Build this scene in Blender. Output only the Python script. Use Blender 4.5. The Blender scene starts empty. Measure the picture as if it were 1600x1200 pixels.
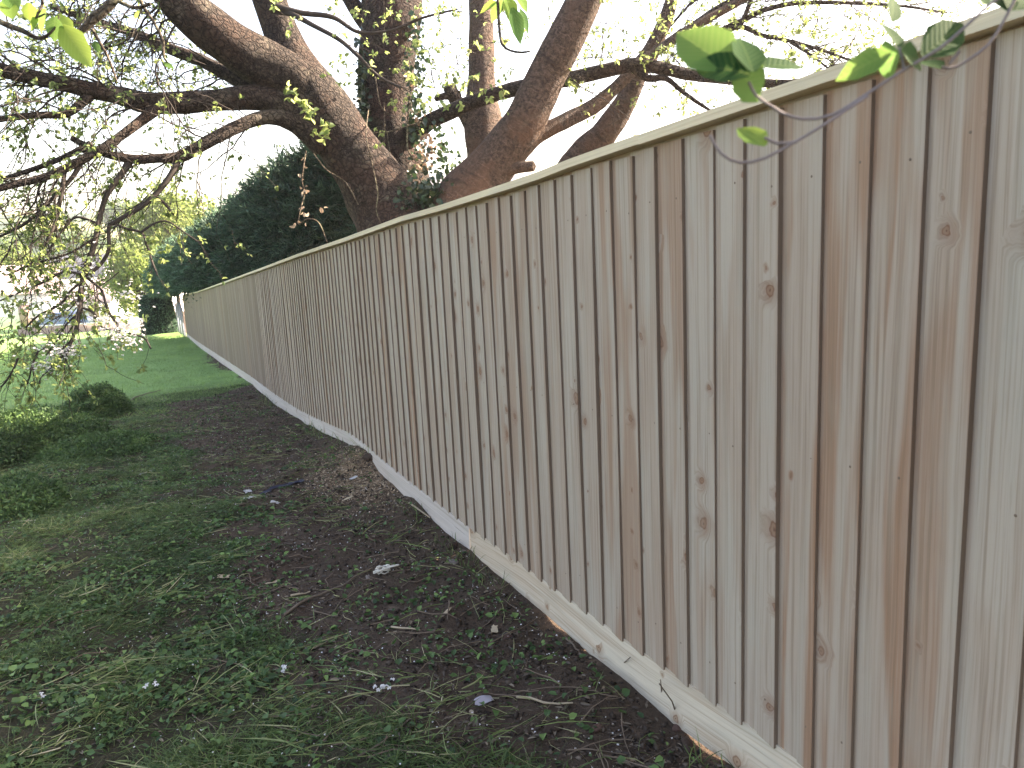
import bpy, math, random
import numpy as np
from mathutils import Matrix, Vector
R = np.random.default_rng(7)
random.seed(7)
scene = bpy.context.scene
COL = scene.collection

# ------------------------------------------------------------------ camera
F, EYE = 1250.0, 1.45            # focal length in photo pixels (1600 wide), eye height
_D = np.array([342, 6804, 1250.]); _D /= np.linalg.norm(_D)
_V = np.array([229 - 800, 480 - 600, F]); _V /= np.linalg.norm(_V)
_Z = -_D
_Y = _V - (_V @ _D) * _D; _Y /= np.linalg.norm(_Y)
CAM = np.stack([np.cross(_Y, _Z), _Y, _Z])       # world = CAM @ (right, down, forward)
cam_data = bpy.data.cameras.new('camera')
cam = bpy.data.objects.new('camera', cam_data)
COL.objects.link(cam)
_m = Matrix.Identity(4)
for i in range(3):
    _m[i][0], _m[i][1], _m[i][2] = CAM[i][0], -CAM[i][1], -CAM[i][2]
_m[2][3] = EYE
cam.matrix_world = _m
cam_data.sensor_width = 36
cam_data.lens = F / 1600 * 36
cam_data.clip_start, cam_data.clip_end = 0.05, 8000
cam_data.dof.use_dof = True
cam_data.dof.focus_distance = 5.0
cam_data.dof.aperture_fstop = 9.0
scene.camera = cam

# ------------------------------------------------------------------ sky, sun, exposure
SUN_AZ, SUN_EL = 94.0, 31.5       # azimuth from +Y towards +X
world = bpy.data.worlds.new('World'); scene.world = world
world.use_nodes = True
wn = world.node_tree
sky = wn.nodes.new('ShaderNodeTexSky')
sky.sky_type = 'NISHITA'; sky.sun_disc = False
sky.sun_elevation = math.radians(SUN_EL); sky.sun_rotation = math.radians(SUN_AZ)
sky.dust_density = 2.5; sky.air_density = 1.0; sky.ozone_density = 1.0
wn.links.new(sky.outputs[0], wn.nodes['Background'].inputs[0])
wn.nodes['Background'].inputs[1].default_value = 0.115
sun_data = bpy.data.lights.new('sun', 'SUN')
sun_data.energy = 5.0; sun_data.angle = math.radians(0.53); sun_data.color = (1, .95, .86)
sun = bpy.data.objects.new('sun', sun_data); COL.objects.link(sun)
a, e = math.radians(SUN_AZ), math.radians(SUN_EL)
sun.rotation_euler = Vector((math.sin(a) * math.cos(e), math.cos(a) * math.cos(e), math.sin(e))).to_track_quat('Z', 'Y').to_euler()
scene.view_settings.view_transform = 'Standard'
scene.view_settings.look = 'None'
scene.view_settings.exposure = 2.82
scene.view_settings.gamma = 1.0
scene.view_settings.use_white_balance = True          # the phone balanced for the blue shade
scene.view_settings.white_balance_temperature = 7900
scene.view_settings.white_balance_tint = 18
scene.cycles.max_bounces = 8
scene.cycles.transparent_max_bounces = 8

# ------------------------------------------------------------------ geometry helpers
def P(px, py, d):
    """photo pixel + distance along the view axis -> place in the world"""
    return CAM @ (np.array([px - 800, py - 600, F]) * d / F) + np.array([0, 0, EYE])

def hashn(ix, iy, seed):
    h = np.sin(ix * 127.1 + iy * 311.7 + seed * 74.7) * 43758.5453
    return h - np.floor(h)

def noise2(x, y, s, seed=0):
    x = np.asarray(x, float) / s; y = np.asarray(y, float) / s
    ix, iy = np.floor(x), np.floor(y); fx, fy = x - ix, y - iy
    fx = fx * fx * (3 - 2 * fx); fy = fy * fy * (3 - 2 * fy)
    a = hashn(ix, iy, seed); b = hashn(ix + 1, iy, seed); c = hashn(ix, iy + 1, seed); d = hashn(ix + 1, iy + 1, seed)
    return (a * (1 - fx) + b * fx) * (1 - fy) + (c * (1 - fx) + d * fx) * fy

def fbm(x, y, s, seed=0, o=3):
    t, a, n = 0, 1, 0
    for k in range(o):
        t = t + a * noise2(x, y, s / 2 ** k, seed + k * 3.3); n += a; a *= .5
    return t / n

def nrm(v):
    return v / np.maximum(np.linalg.norm(v, axis=-1, keepdims=True), 1e-9)

def smooth(pts, step):
    """Catmull-Rom through rows of pts (x y z r ...), about `step` metres apart"""
    p = np.asarray(pts, float)
    p = np.vstack([2 * p[0] - p[1], p, 2 * p[-1] - p[-2]])
    out = []
    for i in range(1, len(p) - 2):
        n = max(2, int(np.linalg.norm(p[i + 1][:3] - p[i][:3]) / step))
        t = (np.arange(n) / n)[:, None]
        a, b, c, d = p[i - 1], p[i], p[i + 1], p[i + 2]
        out.append(.5 * (2 * b + (c - a) * t + (2 * a - 5 * b + 4 * c - d) * t ** 2 + (3 * b - a - 3 * c + d) * t ** 3))
    out.append(p[-2][None])
    return np.vstack(out)

class MB:
    """collects vertices, triangles, quads and per-vertex attributes, then links ONE mesh object"""
    def __init__(s):
        s.v, s.q, s.t, s.n = [], [], [], 0
        s.rnd, s.uv = [], []
    def add(s, v, q=None, t=None, rnd=0.0, uv=None):
        v = np.asarray(v, float).reshape(-1, 3); k = len(v)
        s.v.append(v)
        if q is not None and len(q): s.q.append(np.asarray(q, np.int64).reshape(-1, 4) + s.n)
        if t is not None and len(t): s.t.append(np.asarray(t, np.int64).reshape(-1, 3) + s.n)
        s.rnd.append(np.broadcast_to(np.asarray(rnd, float), (k,)))
        s.uv.append(np.zeros((k, 3)) if uv is None else np.asarray(uv, float).reshape(-1, 3))
        s.n += k
    def box(s, lo, hi, rnd=0.0):
        x0, y0, z0 = lo; x1, y1, z1 = hi
        v = [(x0,y0,z0),(x1,y0,z0),(x1,y1,z0),(x0,y1,z0),(x0,y0,z1),(x1,y0,z1),(x1,y1,z1),(x0,y1,z1)]
        s.add(v, [(0,3,2,1),(4,5,6,7),(0,1,5,4),(1,2,6,5),(2,3,7,6),(3,0,4,7)], rnd=rnd, uv=v)
    def tube(s, p, r, sides=6, rnd=0.0, lump=0.0, cap=True):
        p = np.asarray(p, float); r = np.asarray(r, float); n = len(p)
        tan = nrm(np.gradient(p, axis=0))
        ref = np.array([0, 0, 1.]) if abs(tan[0][2]) < .8 else np.array([1., 0, 0])
        u = np.zeros((n, 3)); c = nrm(np.cross(tan[0], ref)); u[0] = c
        for i in range(1, n):
            c = c - (c @ tan[i]) * tan[i]; c = c / max(np.linalg.norm(c), 1e-9); u[i] = c
        w = np.cross(tan, u)
        an = np.arange(sides) / sides * 2 * math.pi
        ln = np.concatenate([[0], np.cumsum(np.linalg.norm(np.diff(p, axis=0), axis=1))])
        rr = np.repeat(r[:, None], sides, 1)
        if lump:
            off = R.random() * 50
            rm = max(r.mean(), .01)
            rr = rr * (1 + lump * (2 * fbm(np.cos(an)[None] * 1.3 + off + 0 * ln[:, None], ln[:, None] / rm * .45 + np.sin(an)[None] * 1.3, 1., off) - 1))
        v = p[:, None] + rr[..., None] * (np.cos(an)[None, :, None] * u[:, None] + np.sin(an)[None, :, None] * w[:, None])
        i, j = np.meshgrid(np.arange(n - 1), np.arange(sides), indexing='ij')
        q = np.stack([i * sides + j, i * sides + (j + 1) % sides, (i + 1) * sides + (j + 1) % sides, (i + 1) * sides + j], -1)
        uv = np.stack([np.repeat(np.cos(an)[None], n, 0) * rr, np.repeat(ln[:, None], sides, 1), np.repeat(np.sin(an)[None], n, 0) * rr], -1)
        s.add(v, q, rnd=rnd, uv=uv)
        if cap:
            for k, rev in ((0, 1), (n - 1, 0)):
                ring = v[k]; tip = p[k] + tan[k] * (r[k] * .5 * (1 if k else -1))
                idx = np.arange(sides)
                tr = np.stack([idx, (idx + 1) % sides, np.full(sides, sides)], -1)
                if rev: tr = tr[:, ::-1]
                s.add(np.vstack([ring, tip]), t=tr, rnd=rnd, uv=np.vstack([uv[k], [[0, ln[k], 0]]]))
    def leaves(s, pos, d, nor, L, W, rnd, fold=.25, curl=.15):
        """folded six-point leaves: pos base, d long axis, nor face normal"""
        pos = np.asarray(pos, float); n = len(pos)
        if not n: return
        d = nrm(np.asarray(d, float)); nor = np.asarray(nor, float)
        sd = nrm(np.cross(d, nor)); nor = np.cross(sd, d)
        L = np.broadcast_to(L, (n,))[:, None]; W = np.broadcast_to(W, (n,))[:, None] * .5
        up = nor * W * fold * 2
        b = pos; tip = pos + d * L - nor * L * curl
        l1 = pos + d * L * .3 + sd * W + up; l2 = pos + d * L * .68 + sd * W * .8 + up - nor * L * curl * .4
        r1 = pos + d * L * .3 - sd * W + up; r2 = pos + d * L * .68 - sd * W * .8 + up - nor * L * curl * .4
        v = np.stack([b, r1, r2, tip, l2, l1], 1)
        k = np.arange(n)[:, None] * 6
        q = np.concatenate([k + np.array([[0, 1, 2, 3]]), k + np.array([[0, 3, 4, 5]])])
        s.add(v, q, rnd=np.repeat(np.broadcast_to(rnd, (n,)), 6))
    def blades(s, pos, d, L, W, bend, rnd):
        """grass blades: three-segment strips from pos along d, bending by vector bend"""
        pos = np.asarray(pos, float); n = len(pos)
        if not n: return
        d = nrm(d); sd = nrm(np.cross(d, bend + R.normal(0, .2, (n, 3)) + np.array([0, 0, .01])))
        L = np.broadcast_to(L, (n,))[:, None]; W = np.broadcast_to(W, (n,))[:, None] * .5
        m1 = pos + d * L * .4 + bend * L * .12; m2 = pos + d * L * .75 + bend * L * .45; tp = pos + d * L + bend * L * .95
        v = np.stack([pos - sd * W * .8, pos + sd * W * .8, m1 + sd * W, m1 - sd * W, m2 + sd * W * .7, m2 - sd * W * .7, tp], 1)
        k = np.arange(n)[:, None] * 7
        s.add(v, np.concatenate([k + np.array([[0, 1, 2, 3]]), k + np.array([[3, 2, 4, 5]])]), k + np.array([[5, 4, 6]]),
              rnd=np.repeat(np.broadcast_to(rnd, (n,)), 7))
    def build(s, name, mat, parent=None, smooth_=False, loc=None):
        me = bpy.data.meshes.new(name)
        v = np.vstack(s.v) if s.v else np.zeros((0, 3))
        off = np.zeros(3)
        if loc is not None: off = np.asarray(loc, float); v = v - off
        q = np.vstack(s.q) if s.q else np.zeros((0, 4), int)
        t = np.vstack(s.t) if s.t else np.zeros((0, 3), int)
        me.vertices.add(len(v)); me.vertices.foreach_set('co', v.astype(np.float32).ravel())
        me.loops.add(q.size + t.size)
        me.loops.foreach_set('vertex_index', np.concatenate([q.ravel(), t.ravel()]).astype(np.int32))
        me.polygons.add(len(q) + len(t))
        tot = np.concatenate([np.full(len(q), 4), np.full(len(t), 3)]).astype(np.int32)
        me.polygons.foreach_set('loop_start', np.concatenate([[0], np.cumsum(tot)[:-1]]).astype(np.int32))
        me.polygons.foreach_set('loop_total', tot)
        if smooth_: me.polygons.foreach_set('use_smooth', np.ones(len(tot), bool))
        me.update(calc_edges=True)
        at = me.attributes.new('rnd', 'FLOAT', 'POINT'); at.data.foreach_set('value', np.concatenate(s.rnd).astype(np.float32))
        at = me.attributes.new('buv', 'FLOAT_VECTOR', 'POINT'); at.data.foreach_set('vector', np.vstack(s.uv).astype(np.float32).ravel())
        me.materials.append(mat)
        o = bpy.data.objects.new(name, me); COL.objects.link(o)
        if loc is not None: o.location = off
        if parent is not None:
            o.parent = parent
            o.matrix_parent_inverse = parent_inv(parent)
        return o

def parent_inv(p):
    m = Matrix.Translation(Vector(p.location)) @ p.rotation_euler.to_matrix().to_4x4()
    if p.parent: m = Matrix.Translation(Vector(p.parent.location)) @ m
    return m.inverted()

def tag(o, label=None, cat=None, group=None, kind=None):
    if label: o['label'] = label
    if cat: o['category'] = cat
    if group: o['group'] = group
    if kind: o['kind'] = kind
    return o

def thing(name, loc, label, cat, group=None):
    o = bpy.data.objects.new(name, None); COL.objects.link(o)
    o.location = [float(c) for c in loc]; o.empty_display_size = .1
    return tag(o, label, cat, group)

# ------------------------------------------------------------------ material helpers
class NT:
    def __init__(s, name):
        s.m = bpy.data.materials.new(name); s.m.use_nodes = True
        s.t = s.m.node_tree; s.t.nodes.clear()
        s.out = s.t.nodes.new('ShaderNodeOutputMaterial')
    def n(s, typ, _o=0, _set=None, **kw):
        nd = s.t.nodes.new('ShaderNode' + typ)
        for k, v in (_set or {}).items(): setattr(nd, k, v)
        for k, v in kw.items():
            key = int(k[1:]) if k[0] == 'i' and k[1:].isdigit() else k.replace('_', ' ')
            s.put(nd.inputs[key], v)
        return nd.outputs[_o]
    def put(s, sock, v):
        if isinstance(v, bpy.types.NodeSocket): s.t.links.new(v, sock)
        elif isinstance(v, tuple) and len(v) == 3 and sock.type == 'RGBA': sock.default_value = (*v, 1)
        else: sock.default_value = v
    def math(s, op, a, b=0.0, c=0.0, clamp=False):
        return s.n('Math', _set={'operation': op, 'use_clamp': clamp}, i0=a, i1=b, i2=c)
    def vmath(s, op, a, b=(0, 0, 0), o=0):
        return s.n('VectorMath', o, _set={'operation': op}, i0=a, i1=b)
    def mix(s, f, a, b, blend='MIX'):
        return s.n('MixRGB', _set={'blend_type': blend}, Fac=f, Color1=a, Color2=b)
    def step(s, x, lo, hi):
        return s.n('MapRange', _set={'interpolation_type': 'SMOOTHSTEP'}, i0=x, i1=lo, i2=hi, i3=0.0, i4=1.0)
    def ramp(s, x, *stops):
        nd = s.t.nodes.new('ShaderNodeValToRGB'); el = nd.color_ramp.elements
        while len(el) < len(stops): el.new(0.5)
        for k, (p, c) in enumerate(stops): el[k].position = p; el[k].color = (*c, 1)
        s.put(nd.inputs[0], x); return nd.outputs[0]
    def attr(s, name, o=2):
        return s.n('Attribute', o, _set={'attribute_name': name})
    def noise(s, vec, scale, detail=3.0, rough=.55, dist=0.0, o=0):
        return s.n('TexNoise', o, Vector=vec, Scale=scale, Detail=detail, Roughness=rough, Distortion=dist)
    def bump(s, h, strength=.3, dist=.01):
        return s.n('Bump', Height=h, Strength=strength, Distance=dist)
    def surf(s, color, rough=.8, bump=None, spec=.3, trans=None, tcol=None, metal=0.0):
        p = s.t.nodes.new('ShaderNodeBsdfPrincipled')
        s.put(p.inputs['Base Color'], color); s.put(p.inputs['Roughness'], rough)
        s.put(p.inputs['Specular IOR Level'], spec); s.put(p.inputs['Metallic'], metal)
        if bump is not None: s.t.links.new(bump, p.inputs['Normal'])
        res = p.outputs[0]
        if trans:
            tr = s.n('BsdfTranslucent', Color=tcol if tcol is not None else color)
            mx = s.t.nodes.new('ShaderNodeMixShader'); mx.inputs[0].default_value = trans
            s.t.links.new(res, mx.inputs[1]); s.t.links.new(tr, mx.inputs[2]); res = mx.outputs[0]
        s.t.links.new(res, s.out.inputs[0])
        return s.m

def leaf_mat(name, stops, trans=.45, tstops=None, rough=.55, spec=.3):
    t = NT(name); r = t.attr('rnd')
    c = t.ramp(r, *stops); tc = t.ramp(r, *(tstops or stops))
    return t.surf(c, rough, spec=spec, trans=trans, tcol=tc)

def plain_mat(name, col, rough=.8, var=.25, scale=6.0, bump=.0, spec=.3, metal=0.0):
    t = NT(name); co = t.n('TexCoord', 3)
    n = t.noise(co, scale, 4.0)
    c = t.mix(n, tuple(x * (1 - var) for x in col), tuple(min(1, x * (1 + var)) for x in col))
    return t.surf(c, rough, t.bump(n, bump, .02) if bump else None, spec, metal=metal)

def wood_mat(name, pale, tan, dark, knot, edge=None, tanness=.5):
    t = NT(name)
    b = t.attr('buv', 1); raw = t.attr('rnd'); rnd = t.math('MULTIPLY', t.math('FLOOR', raw), .01037); amount = t.math('FRACT', raw)
    sx = t.n('SeparateXYZ', 0, Vector=b); sz = t.n('SeparateXYZ', 1, Vector=b)
    isedge = t.n('SeparateXYZ', 2, Vector=b)
    off = t.math('MULTIPLY', rnd, 137.0)
    u = t.math('ADD', sx, off); v = t.math('ADD', sz, t.math('MULTIPLY', rnd, 61.0))
    uv = t.n('CombineXYZ', X=u, Y=v)
    # knots: rare cells; grain flows round them
    vo = t.t.nodes.new('ShaderNodeTexVoronoi'); vo.voronoi_dimensions = '2D'
    vo.inputs['Scale'].default_value = 5.2; vo.inputs['Randomness'].default_value = .95
    wob = t.noise(uv, 22.0, 2.0, o=1)
    t.t.links.new(t.vmath('ADD', uv, t.vmath('MULTIPLY', t.vmath('SUBTRACT', wob, (.5, .5, .5)), (.035, .03, 0))), vo.inputs['Vector'])
    d = vo.outputs['Distance']
    keep = t.math('GREATER_THAN', t.n('SeparateColor', 0, Color=vo.outputs['Color']), t.math('MULTIPLY_ADD', t.math('FRACT', t.math('MULTIPLY', rnd, 311.3)), .42, .46))
    ksz = t.math('MULTIPLY_ADD', t.math('POWER', t.n('SeparateColor', 1, Color=vo.outputs['Color']), 2.2), .11, .028)
    dk = t.math('DIVIDE', d, ksz)
    kmask = t.math('MULTIPLY', t.math('SUBTRACT', 1.0, t.step(dk, .75, 1.05)), keep)
    kring = t.math('MULTIPLY', t.math('MULTIPLY', t.step(dk, .55, .9), kmask), 1.0)
    halo = t.math('MULTIPLY', t.math('SUBTRACT', 1.0, t.step(dk, .6, 3.4)), keep)
    warp = t.math('MULTIPLY', halo, .06)
    big = t.noise(t.n('CombineXYZ', X=t.math('MULTIPLY', u, 6.0), Y=t.math('MULTIPLY', v, .9), Z=rnd), 1.0, 2.0)
    u2 = t.math('ADD', t.math('ADD', u, warp), t.math('MULTIPLY', big, .035))
    g1 = t.noise(t.n('CombineXYZ', X=t.math('MULTIPLY', u2, 95.0), Y=t.math('MULTIPLY', v, 1.1), Z=rnd), 1.0, 4.0, .6)
    g2 = t.noise(t.n('CombineXYZ', X=t.math('MULTIPLY', u2, 340.0), Y=t.math('MULTIPLY', v, 9.0), Z=rnd), 1.0, 2.0, .6)
    # heartwood flame, stronger on some boards
    fl = t.noise(t.n('CombineXYZ', X=t.math('MULTIPLY', u2, 11.0), Y=t.math('MULTIPLY', v, .75), Z=t.math('MULTIPLY', rnd, 9.0)), 1.0, 1.5, .45, .6)
    flame = t.math('MULTIPLY', t.step(fl, .44, .56), t.math('MULTIPLY_ADD', amount, .8, .2))
    sh = t.math('FRACT', t.math('MULTIPLY', rnd, 53.7))
    base = t.mix(t.math('MAXIMUM', t.math('MULTIPLY', sh, .6), t.math('MULTIPLY', amount, .75)), pale, tuple(p * .6 + q * .4 for p, q in zip(pale, tan)))
    c = t.mix(flame, base, tan)
    c = t.mix(t.math('MULTIPLY', t.step(g1, .46, .7), .6), c, dark)
    c = t.mix(t.math('MULTIPLY', t.step(g1, .55, .25), .25), c, tuple(min(.8, p * 1.18) for p in pale))
    c = t.mix(t.math('MULTIPLY', t.step(g2, .55, .8), .35), c, dark)
    c = t.mix(t.math('MULTIPLY', halo, .5), c, tuple(.5 * (a + k) for a, k in zip(tan, knot)))
    c = t.mix(t.math('MULTIPLY', kmask, .75), c, tuple(.65 * a + .35 * k for a, k in zip(tan, knot)))
    c = t.mix(t.math('MULTIPLY', kring, .8), c, knot)
    pith = t.math('MULTIPLY', t.math('SUBTRACT', 1.0, t.step(dk, .05, .3)), keep)
    c = t.mix(t.math('MULTIPLY', pith, .7), c, tuple(k * .6 for k in knot))
    # green-grey bloom of the pressure treatment in soft vertical streaks
    st = t.noise(t.n('CombineXYZ', X=t.math('MULTIPLY', u, 14.0), Y=t.math('MULTIPLY', v, 1.6), Z=7.0), 1.0, 3.0)
    c = t.mix(t.math('MULTIPLY', t.step(st, .45, .7), .3), c, (.37, .36, .30))
    # drying cracks
    cr = t.noise(t.n('CombineXYZ', X=t.math('MULTIPLY', u2, 70.0), Y=t.math('MULTIPLY', v, .9), Z=t.math('ADD', rnd, 3.0)), 1.0, 1.0)
    crk = t.math('MULTIPLY', t.step(cr, .77, .785), t.step(t.noise(uv, 2.3, 1.0), .5, .6))
    c = t.mix(t.math('MULTIPLY', crk, .85), c, (.06, .05, .04))
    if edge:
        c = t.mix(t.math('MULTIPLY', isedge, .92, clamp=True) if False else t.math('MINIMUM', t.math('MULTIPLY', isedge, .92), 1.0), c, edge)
    h = t.math('SUBTRACT', t.math('MULTIPLY_ADD', g2, .6, g1), t.math('MULTIPLY', crk, 1.5))
    return t.surf(c, .78, t.bump(h, .35, .003), .2)

def bark_mat(name, dark, light, red, lichen, bands=1.0, moss=.35, plates=1.0):
    t = NT(name); b = t.attr('buv', 1); co = t.n('TexCoord', 3)
    wv = t.vmath('ADD', b, t.vmath('MULTIPLY', t.vmath('SUBTRACT', t.noise(co, 9.0, 3.0, o=1), (.5, .5, .5)), (.10, .10, .10)))
    ve = t.t.nodes.new('ShaderNodeTexVoronoi'); ve.feature = 'DISTANCE_TO_EDGE'; ve.inputs['Scale'].default_value = 1.0
    t.t.links.new(t.vmath('MULTIPLY', wv, (20, 15, 20)), ve.inputs['Vector'])
    crack = t.math('SUBTRACT', 1.0, t.step(ve.outputs['Distance'], .02, .16))
    band = t.noise(t.vmath('MULTIPLY', wv, (5, 70, 5)), 1.0, 3.0, .55)
    wide = t.noise(t.vmath('MULTIPLY', wv, (3, 14, 3)), 1.0, 3.0, .6)
    flake = t.noise(co, 30.0, 6.0, .7)
    fine = t.noise(co, 110.0, 3.0, .6)
    pat = t.noise(co, 2.2, 3.0); pat2 = t.noise(co, 4.0, 5.0, .65, .6)
    c = t.mix(t.step(flake, .36, .66), dark, light)
    c = t.mix(t.math('MULTIPLY', t.step(pat, .47, .62), .75), c, red)
    c = t.mix(t.math('MULTIPLY', t.step(band, .54, .7), .35 * bands), c, tuple(min(1, x * 1.6) for x in light))
    c = t.mix(t.math('MULTIPLY', t.step(wide, .56, .7), .6), c, tuple(x * .6 for x in dark))
    c = t.mix(t.math('MULTIPLY', t.step(pat2, .54, .66), moss), c, lichen)
    c = t.mix(t.math('MULTIPLY', crack, .6 * plates), c, tuple(x * .45 for x in dark))
    c = t.mix(t.math('MULTIPLY', t.step(fine, .5, .75), .3), c, tuple(x * .5 for x in dark))
    h = t.math('ADD', t.math('MULTIPLY_ADD', band, .35 * bands, flake), t.math('SUBTRACT', t.math('MULTIPLY', wide, .7), t.math('MULTIPLY', crack, .5 * plates)))
    return t.surf(c, .88, t.bump(h, 1.0, .045), .2)

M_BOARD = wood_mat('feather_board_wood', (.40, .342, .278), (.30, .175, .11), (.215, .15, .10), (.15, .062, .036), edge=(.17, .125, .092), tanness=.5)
M_GRAVEL = wood_mat('gravel_board_wood', (.60, .53, .42), (.42, .28, .18), (.33, .24, .165), (.18, .08, .04), tanness=.25)
M_GRAVEL2 = wood_mat('grey_gravel_board_wood', (.52, .47, .425), (.43, .35, .29), (.33, .27, .225), (.22, .14, .10), tanness=.1)
M_CAP = wood_mat('capping_wood', (.66, .57, .40), (.54, .43, .28), (.45, .36, .24), (.24, .13, .07), tanness=.2)
M_CHERRY = bark_mat('cherry_bark', (.020, .016, .0135), (.095, .074, .060), (.068, .042, .031), (.17, .15, .115), .6, .5)
M_REDBARK = bark_mat('red_cherry_bark', (.045, .033, .026), (.14, .10, .078), (.125, .075, .05), (.17, .135, .10), 1.2, .35, .35)
M_IVYBARK = bark_mat('ivy_trunk_bark', (.025, .02, .018), (.075, .055, .045), (.08, .045, .035), (.05, .055, .03), .6)
M_TWIG = plain_mat('twig_bark', (.035, .028, .023), .85, .4, 18.0)
M_PALETWIG = bark_mat('lichened_twig_bark', (.06, .05, .038), (.22, .19, .14), (.16, .12, .08), (.33, .32, .2), .6, .8)
M_CHERRYLEAF = leaf_mat('cherry_leaf', ((0, (.045, .085, .035)), (.5, (.085, .145, .055)), (1, (.17, .22, .09))), .58,
                        ((0, (.20, .28, .09)), (.5, (.34, .43, .14)), (1, (.50, .54, .22))))
M_BIGLEAF = leaf_mat('near_leaf', ((0, (.05, .13, .03)), (.5, (.09, .20, .045)), (1, (.16, .28, .06))), .5,
                     ((0, (.10, .25, .04)), (.5, (.22, .42, .06)), (1, (.42, .52, .08))))
M_PETAL = leaf_mat('white_petal', ((0, (.72, .70, .70)), (1, (.82, .82, .80))), .35)
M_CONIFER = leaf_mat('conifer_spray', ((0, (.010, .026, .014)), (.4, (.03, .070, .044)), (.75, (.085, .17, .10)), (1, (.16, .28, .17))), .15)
M_IVYLEAF = leaf_mat('ivy_leaf', ((0, (.012, .028, .014)), (.6, (.025, .055, .025)), (1, (.07, .13, .04))), .2, rough=.35, spec=.5)
M_DEADLEAF = leaf_mat('dead_leaf', ((0, (.16, .10, .06)), (.6, (.30, .20, .13)), (1, (.45, .36, .26))), .3)
M_LIMELEAF = leaf_mat('pale_tree_leaf', ((0, (.10, .16, .04)), (.5, (.20, .27, .07)), (1, (.36, .40, .14))), .45)
M_GRASS = leaf_mat('rough_grass_blade', ((0, (.035, .06, .022)), (.5, (.095, .155, .05)), (.8, (.20, .27, .09)), (1, (.42, .40, .21))), .35)
M_WEED = leaf_mat('weed_leaf', ((0, (.03, .066, .028)), (.5, (.09, .17, .055)), (1, (.22, .35, .10))), .3)
M_CLIP = leaf_mat('cut_stem', ((0, (.07, .12, .04)), (.35, (.18, .24, .085)), (.7, (.34, .34, .17)), (1, (.48, .42, .28))), .25)
M_STRAW = leaf_mat('dry_litter', ((0, (.05, .038, .03)), (.5, (.125, .098, .072)), (1, (.38, .31, .22))), .1)
M_SHAV = leaf_mat('sawdust_flake', ((0, (.30, .21, .13)), (1, (.55, .43, .30))), .1)
M_LAWN = leaf_mat('lawn_blade', ((0, (.15, .25, .085)), (.6, (.23, .37, .12)), (1, (.34, .45, .15))), .35)
M_STEM = leaf_mat('green_stem', ((0, (.10, .15, .05)), (1, (.25, .30, .12))), .1)

# ------------------------------------------------------------------ the lie of the land
SL = -.0577
FX = 1.72                       # the fence line runs along Y at this X
_gy = np.array([-20, 1.5, 2.02, 2.28, 2.54, 2.8, 3.03, 3.39, 3.76, 4.23, 4.57, 4.81, 5.05, 5.38, 5.57, 5.75, 6.03, 6.35, 6.79, 7.02, 7.18, 7.51, 7.85, 8.94, 12., 13.3, 16.3, 22.8, 34.7, 42.5, 60])
_gz = np.array([-.33, -.32, -.31, -.33, -.32, -.31, -.31, -.32, -.30, -.28, -.25, -.27, -.27, -.23, -.19, -.17, -.21, -.17, -.14, -.08, -.03, -.03, -.08, -.15, -.26, -.26, -.21, -.25, -.28, -.2, -.2])
_sy = np.array([-20, 4, 8, 14, 60]); _sz = np.array([-.33, -.31, -.22, -.25, -.22])
def gh(x, y):
    x = np.asarray(x, float); y = np.asarray(y, float)
    far = np.clip((y - 60) / 200, 0, None)
    slope = SL * np.minimum(y, 70) - .02 * np.clip(y - 70, 0, 200)
    w = np.exp(-np.clip(FX - .02 - x, 0, None) / .28) * (x < FX + .4) + (x >= FX + .4) * .0
    w = np.where(x > FX, np.clip(1 - (x - FX) / .4, 0, 1), w)
    base = np.interp(y, _sy, _sz) * (1 - w) + np.interp(y, _gy, _gz) * w
    near = np.exp(-np.clip(y - 14, 0, None) / 3.0) * np.clip((8 - np.abs(x)) / 4, 0, 1)
    lump = (fbm(x, y, .55, 3) - .5) * .13 + (fbm(x, y, .12, 9) - .5) * .06
    w2 = np.exp(-((x - FX) / .10) ** 2) * np.clip((y - 1.9) / .2, 0, 1) * np.clip((3.6 - y) / .3, 0, 1) * (noise2(x * 0, y, .3, 64) > .42)
    base = base - .024 * w2
    mid = (fbm(x, y, 3.0, 5) - .5) * .16 * np.clip((FX - x) / 2, 0, 1)
    return slope + base + lump * near * (1 - .75 * w) + mid

def grassy(x, y):
    """0 bare soil .. 1 grass"""
    edge = np.interp(y, [0, 2.5, 3.5, 5, 6.2, 8, 10, 12, 13.5, 14.8, 15.6, 16.3, 19, 24, 30, 60], [1.0, .72, .40, .18, .30, .28, .2, .0, -.2, .0, .7, 1.75, 1.9, 1.45, 1.75, 1.9])
    n = (fbm(x, y, .8, 21) - .5) * 1.1 + (fbm(x, y, .18, 31) - .5) * .6
    return np.clip((edge - x + n * .75) / .45 + .5, 0, 1) * np.where(y > 15, 1, .98)

def axis(segs):
    out = [segs[0][0]]
    for a, b, st in segs:
        n = max(1, int(round((b - a) / st))); out += list(a + (b - a) * (np.arange(n) + 1) / n)
    return np.array(out)

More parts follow.
